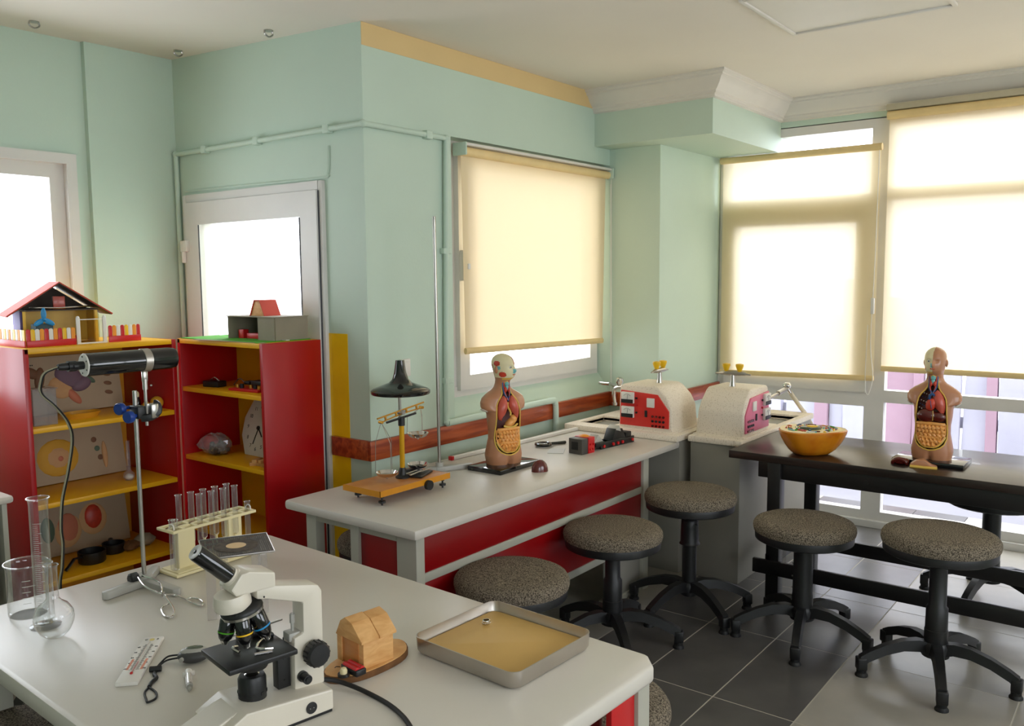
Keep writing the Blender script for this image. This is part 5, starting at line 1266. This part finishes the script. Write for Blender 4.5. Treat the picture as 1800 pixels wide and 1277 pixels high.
for i in range(14):
    y = -.155+.023*i; b = B(); b.box(-.213, -.210, y, y+.0205, 0, .075, .0008); obj('picket', b, [M_yelp, M_white, M_orange, M_white][i % 4], t)
b = B(); b.box(-.219, -.213, -.165, .165, 0, .028, .001); obj('fence_rail', b, M_redp, t)
# flat-roofed toy house on the second bookcase
t = thing('toy_house', 'grey card toy house with flat roof on green felt', 'toy house', (-.2, .60, Z1))
b = B(); b.box(-.165, .13, -.28, .34, 0, .003); obj('felt', b, M_green, t, smooth=False)
b = B(); b.box(-.18, -.155, -.29, .20, 0, .002); obj('card_sheet', b, M_paper, t, RZ(.06), smooth=False)
for q in ((-.06, .13, -.14, -.136), (.126, .13, -.135, .095), (-.06, -.056, -.257, -.141), (-.056, .13, -.262, -.258), (-.06, .13, .096, .10)):
    b = B(); b.box(*q, .003, .108); obj('wall', b, M_card, t, smooth=False)
b = B(); b.box(-.065, .132, -.266, .106, .108, .112); obj('flat_roof', b, M_card, t, smooth=False)
b = B(); b.box(-.0, .06, -.1358, -.1340, .045, .09); obj('picture', b, M_darkc, t, smooth=False)
b = B(); b.box(-.055, -.01, -.1358, -.1335, .04, .085); obj('picture', b, M_slate, t, smooth=False)
b = B(); b.box(-.03, .0, .02, .06, .003, .045, .002); obj('toy_chair', b, M_redp, t)
b = B(); b.box(-.02, .03, -.12, .01, .003, .028, .002); obj('toy_bed', b, M_redp, t)
b = B(); b.prism([(-.055, .112), (.055, .112), (.022, .182), (-.022, .182)], -.03, .03, 'x', .0005, m=T(.02, -.07, 0)); bl = obj('attic_block', b, M_wood, t)
b = B(); b.prism([(-.058, .112), (-.055, .110), (-.0205, .182), (-.022, .187)], -.035, .06, 'x', m=T(.02, -.07, 0)); b.prism([(.058, .112), (.055, .110), (.0205, .182), (.022, .187)], -.035, .06, 'x', m=T(.02, -.07, 0)); b.box(-.035, .06, -.022, .022, .182, .187, m=T(.02, -.07, 0)); obj('attic_roof', b, M_roof, t)
b = B(); b.box(-.02, .0, -.29, -.26, .003, .006); o = obj('button', b, M_white, t)

# relief boards leaning at the back of the left bookcase
def board(label, z, x0, x1, h, fn):
    t = thing('anatomy_board', label, 'board', ((x0+x1)/2, 1.27, z)); w_ = (x1-x0)/2
    tl_ = RX(-.16)
    b = B(); b.box(-w_, w_, -.004, .004, 0, h, .001, m=tl_); obj('sheet', b, M_paper, t)
    fn(t, w_, h, tl_)
def relief(t, nm, m, tl_, x, z, rx, rz, rot=0, d=.012):
    b = B(); b.ell((0, 0, 0), (rx*1.15, d, rz*1.12), 16, m=tl_ @ T(x*1.12, -.004, z) @ RY(rot)); return obj(nm, b, m, t)
M_dbrown = mat('print_brown', (120,84,58), .7); M_dpurple = mat('print_mauve', (120,96,110), .7); M_tan = mat('print_tan', (206,160,110), .7); M_dgreen = mat('print_green', (90,110,90), .7); M_ochre = mat('print_ochre', (212,160,50), .7); M_rose = mat('print_rose', (200,120,90), .7)
def ear(t, w_, h, tl_):
    relief(t, 'ear_canal', M_dbrown, tl_, -.13, .20, .035, .022, .5); relief(t, 'ear_canal', M_dbrown, tl_, -.10, .17, .02, .05, .2)
    relief(t, 'inner_ear', M_dpurple, tl_, .02, .17, .06, .045, .5, .02); relief(t, 'inner_ear', M_dpurple, tl_, .07, .13, .045, .03, -.4, .02); relief(t, 'nerve', M_dgreen, tl_, .105, .15, .03, .012, .6)
    relief(t, 'outer_ear', M_tan, tl_, -.02, .12, .05, .045, .7); relief(t, 'lobe', M_rose, tl_, .03, .075, .045, .018, .9); relief(t, 'outer_ear', M_tan, tl_, -.05, .125, .07, .014, -.1)
    for i in range(4): relief(t, 'small_figure', M_dbrown, tl_, .185, .21-.045*i, .018, .009, .2, .003)
    b = B()
    for i in range(13): b.box(-.235+.008*i, -.230+.008*i, -.0052, -.0045, .235, .24, m=tl_)
    obj('caption', b, M_ink, t, smooth=False)
board('pale board with an ear model on the top shelf of the left bookcase', .99, -1.045, -.50, .275, ear)
def eye(t, w_, h, tl_):
    relief(t, 'disc', M_ochre, tl_, -.05, .12, .085, .08); relief(t, 'inner_disc', M_tan, tl_, -.05, .12, .058, .054, 0, .016); relief(t, 'core', M_rose, tl_, -.045, .115, .018, .018, 0, .02)
    for i in range(3): relief(t, 'small_figure', [M_dbrown, M_dgreen, M_dbrown][i], tl_, .11+.01*i, .18-.045*i, .012, .012, 0, .004)
    relief(t, 'side_shape', M_tan, tl_, .15, .10, .012, .06)
board('pale board with a round yellow cell model on the middle shelf', .655, -1.04, -.50, .26, eye)
def heart(t, w_, h, tl_):
    relief(t, 'dark_organ', M_dgreen, tl_, -.115, .13, .028, .055); relief(t, 'middle_organ', M_rose, tl_, -.03, .12, .045, .065); relief(t, 'fold', M_tan, tl_, -.03, .105, .055, .07, .3, .008)
    relief(t, 'red_organ', M_musc, tl_, .08, .15, .04, .055, 0, .018); relief(t, 'backing', M_tan, tl_, .08, .14, .06, .07, 0, .008)
board('pale board with dark red organ models on the lowest shelf in view', .303, -1.03, -.50, .27, heart)
# things on the left bookcase shelves
t = thing('glass_jar', 'square clear jar at the left end of the top shelf', 'jar', (-1.005, 1.02, .987))
b = B(); b.box(-.05, .05, -.045, .045, 0, .004); 
for q in ((-.05, -.048, -.045, .045), (.048, .05, -.045, .045), (-.05, .05, -.045, -.043), (-.05, .05, .043, .045)): b.box(*q, .004, .16)
obj('walls', b, M_plas, t, smooth=False)
b = B(); b.box(-.056, .056, -.05, .05, .158, .164, .002); obj('rim', b, M_plas, t)
t = thing('yellow_cup', 'flat yellow plastic dish lying in front of the ear board', 'dish', (-.80, 1.08, .987))
b = B(); b.lathe([(.0, .002), (.07, .002), (.09, .018), (.092, .018), (.072, 0), (0, 0)], 24, m=Matrix.Diagonal((1, .6, 1.4, 1))); obj('dish', b, mat('amber_plastic', (210,150,40), .3), t)
t = thing('dropper_bottle', 'small black dropper bottle with a pale bulb on the top shelf', 'bottle', (-.515, 1.10, .987))
b = B(); b.lathe([(.013, 0), (.014, .003), (.014, .045), (.008, .055), (.008, .062)], 16); obj('body', b, M_bgl, t)
b = B(); b.lathe([(.008, .06), (.0085, .075), (.006, .085), (0, .088)], 14); obj('bulb', b, M_ivory, t)
t = thing('yellow_bulb', 'yellow ball bulb at the right end of the top shelf', 'ball', (-.455, 1.03, .987))
b = B(); b.ell((0, 0, .031), (.031, .031, .031), 20); obj('ball', b, mat('rubber_yellow', (214,160,40), .5), t)
t = thing('yellow_bulb', 'small pear-shaped yellow bulb next to the ball on the top shelf', 'ball', (-.505, 1.04, .987))
b = B(); b.lathe([(.0, 0), (.016, .004), (.021, .018), (.016, .032), (.006, .042), (0, .043)], 18); obj('bulb', b, mat('rubber_yellow', (214,160,40), .5), t)
t = thing('glass_rod_flask', 'upright long-necked glass flask at the right of the middle shelf', 'flask', (-.60, 1.06, .652))
b = B(); b.lathe([(0, 0), (.02, .002), (.028, .018), (.024, .036), (.01, .05), (.009, .19), (.012, .194)], 22, capb=False, capt=False); obj('glass_body', b, M_plas, t)
b = B(); b.ell((0, 0, .018), (.022, .022, .014), 14); obj('white_filling', b, M_white, t)
for (x, y, s_, lb) in [(-.80, 1.06, 1.0, 'black round cup with a handle on the lowest shelf in view, nearest the flask'), (-.665, 1.12, .85, 'black round cup on the lowest shelf in view, right of the other cup')]:
    t = thing('black_cup', lb, 'cup', (x, y, .30), .3 if s_ == 1 else -1.9)
    b = B(); b.lathe([(0, 0), (.055*s_, 0), (.06*s_, .006), (.062*s_, .055*s_), (.058*s_, .055*s_), (.055*s_, .01), (0, .008)], 26); obj('bowl', b, M_bplas, t)
    b = B(); b.tube([(-.06*s_, 0, .04), (-.10*s_, 0, .045), (-.13*s_, 0, .02), (-.15*s_, 0, .006)], .010, 8, flat=.5); obj('handle', b, M_bplas, t)
t = thing('stone_sample', 'pale rock sample at the right of the lowest shelf in view', 'rock', (-.52, 1.10, .30))
rr = random.Random(8); b = B(); b.ell((0, 0, .03), (.055, .04, .032), 12)
for v in b.bm.verts: v.co += Vector((rr.uniform(-.006, .006), rr.uniform(-.006, .006), rr.uniform(-.003, .003))); v.co.z = max(0, v.co.z)
obj('rock', b, M_card, t)
t = thing('stone_sample', 'brown rock sample beside the pale one on the lowest shelf in view', 'rock', (-.60, 1.08, .30))
b = B(); b.ell((0, 0, .024), (.04, .035, .026), 12)
for v in b.bm.verts: v.co += Vector((rr.uniform(-.006, .006), rr.uniform(-.006, .006), rr.uniform(-.003, .003))); v.co.z = max(0, v.co.z)
obj('rock', b, M_bark, t)
# second bookcase contents
t = thing('circuit_board', 'red circuit board with black parts and wires on the upper shelf', 'circuit board', (-.27, .52, 1.095), .1)
b = B(); b.box(-.05, .05, -.10, .10, 0, .012, .002); obj('board', b, M_redp, t)
for i in range(5):
    b = B(); b.cyl(.010, .012, .028+.004*(i % 2), 12, m=T(-.02+.01*(i % 3), -.08+.04*i, 0)); obj('terminal', b, M_bplas if i % 2 else M_gold, t)
b = B(); b.box(-.02, .03, -.09, -.02, .03, .05, .004); b.box(-.01, .03, -.0, .04, .028, .044, .004); obj('relay', b, M_bplas, t)
b = B(); b.tube(smoothpath([(-.0, -.06, .045), (.0, -.10, .09), (.0, -.14, .10), (.01, -.16, .07)], 5), .0022, 6); b.tube(smoothpath([(.01, .05, .03), (.02, .10, .05), (.0, .12, .02)], 5), .0022, 6); obj('wire', b, M_bplas, t)
t = thing('battery_box', 'small black plastic box at the left of the upper shelf', 'box', (-.28, .80, 1.095), .2)
b = B(); b.box(-.03, .03, -.05, .05, 0, .03, .004); obj('case', b, M_bplas, t)
b = B(); b.tube(smoothpath([(0, -.03, .03), (0, 0, .045), (0, .03, .03)], 4), .003, 6); obj('bail', b, M_steel, t)
t = thing('learning_clock', 'white teaching clock board leaning on the lower shelf', 'clock', (-.19, .625, .755), -PI/2)
CM = RX(-.25)
b = B(); b.prism([(-.075, 0), (.075, 0), (.125, .09), (.125, .18), (.075, .275), (-.075, .275), (-.125, .18), (-.125, .09)], -.004, .004, 'y', .001, m=CM); cb = obj('board', b, M_white, t)
for k in range(1, 13):
    a = PI/2-2*PI*k/12; link('numeral', text_mesh(str(k), .026, M_ink), cb, CM @ T(.085*math.cos(a), -.0045, .1375+.105*math.sin(a)) @ RX(PI/2))
b = B(); b.box(-.003, .003, -.008, -.006, 0, .055, m=CM @ T(0, 0, .1375) @ RY(2.4)); b.box(-.0025, .0025, -.007, -.005, 0, .085, m=CM @ T(0, 0, .1375) @ RY(-2.85)); b.cyl(.010, 0, .006, 12, m=CM @ T(0, -.005, .1375) @ RX(PI/2)); obj('hands', b, M_ink, cb)
t = thing('plastic_bag', 'clear plastic bag with a red beaded lump inside on the lower shelf', 'bag', (-.27, .835, .755))
rr = random.Random(6); b = B(); b.ell((0, 0, .05), (.07, .095, .052), 22)
for v in b.bm.verts: v.co += Vector((rr.uniform(-.009, .009), rr.uniform(-.009, .009), rr.uniform(-.007, .007))); v.co.z = max(0.001, v.co.z)
obj('film', b, M_bag, t)
b = B(); b.ell((0, .035, .05), (.04, .045, .042), 16); obj('red_ball', b, M_redp, t)
b = B()
for i in range(26): b.ell((rr.uniform(-.04, .04), rr.uniform(-.075, 0), rr.uniform(.014, .055)), (.013, .013, .013), 8)
obj('beads', b, M_darkc, t)
for i in range(5):
    b = B(); b.box(-.012, .012, -.030, .030, 0, .016, .002); o = obj('wood_block', b, M_wood, None, T(-.315+.014*(i % 2), .36+.03*(i % 3)+.01*i, .755+(.0165 if i > 2 else 0)) @ RZ(.5*i)); 
    tag(o, 'small wooden stick block in the little pile below the clock board', 'block', 'wood blocks on the shelf')
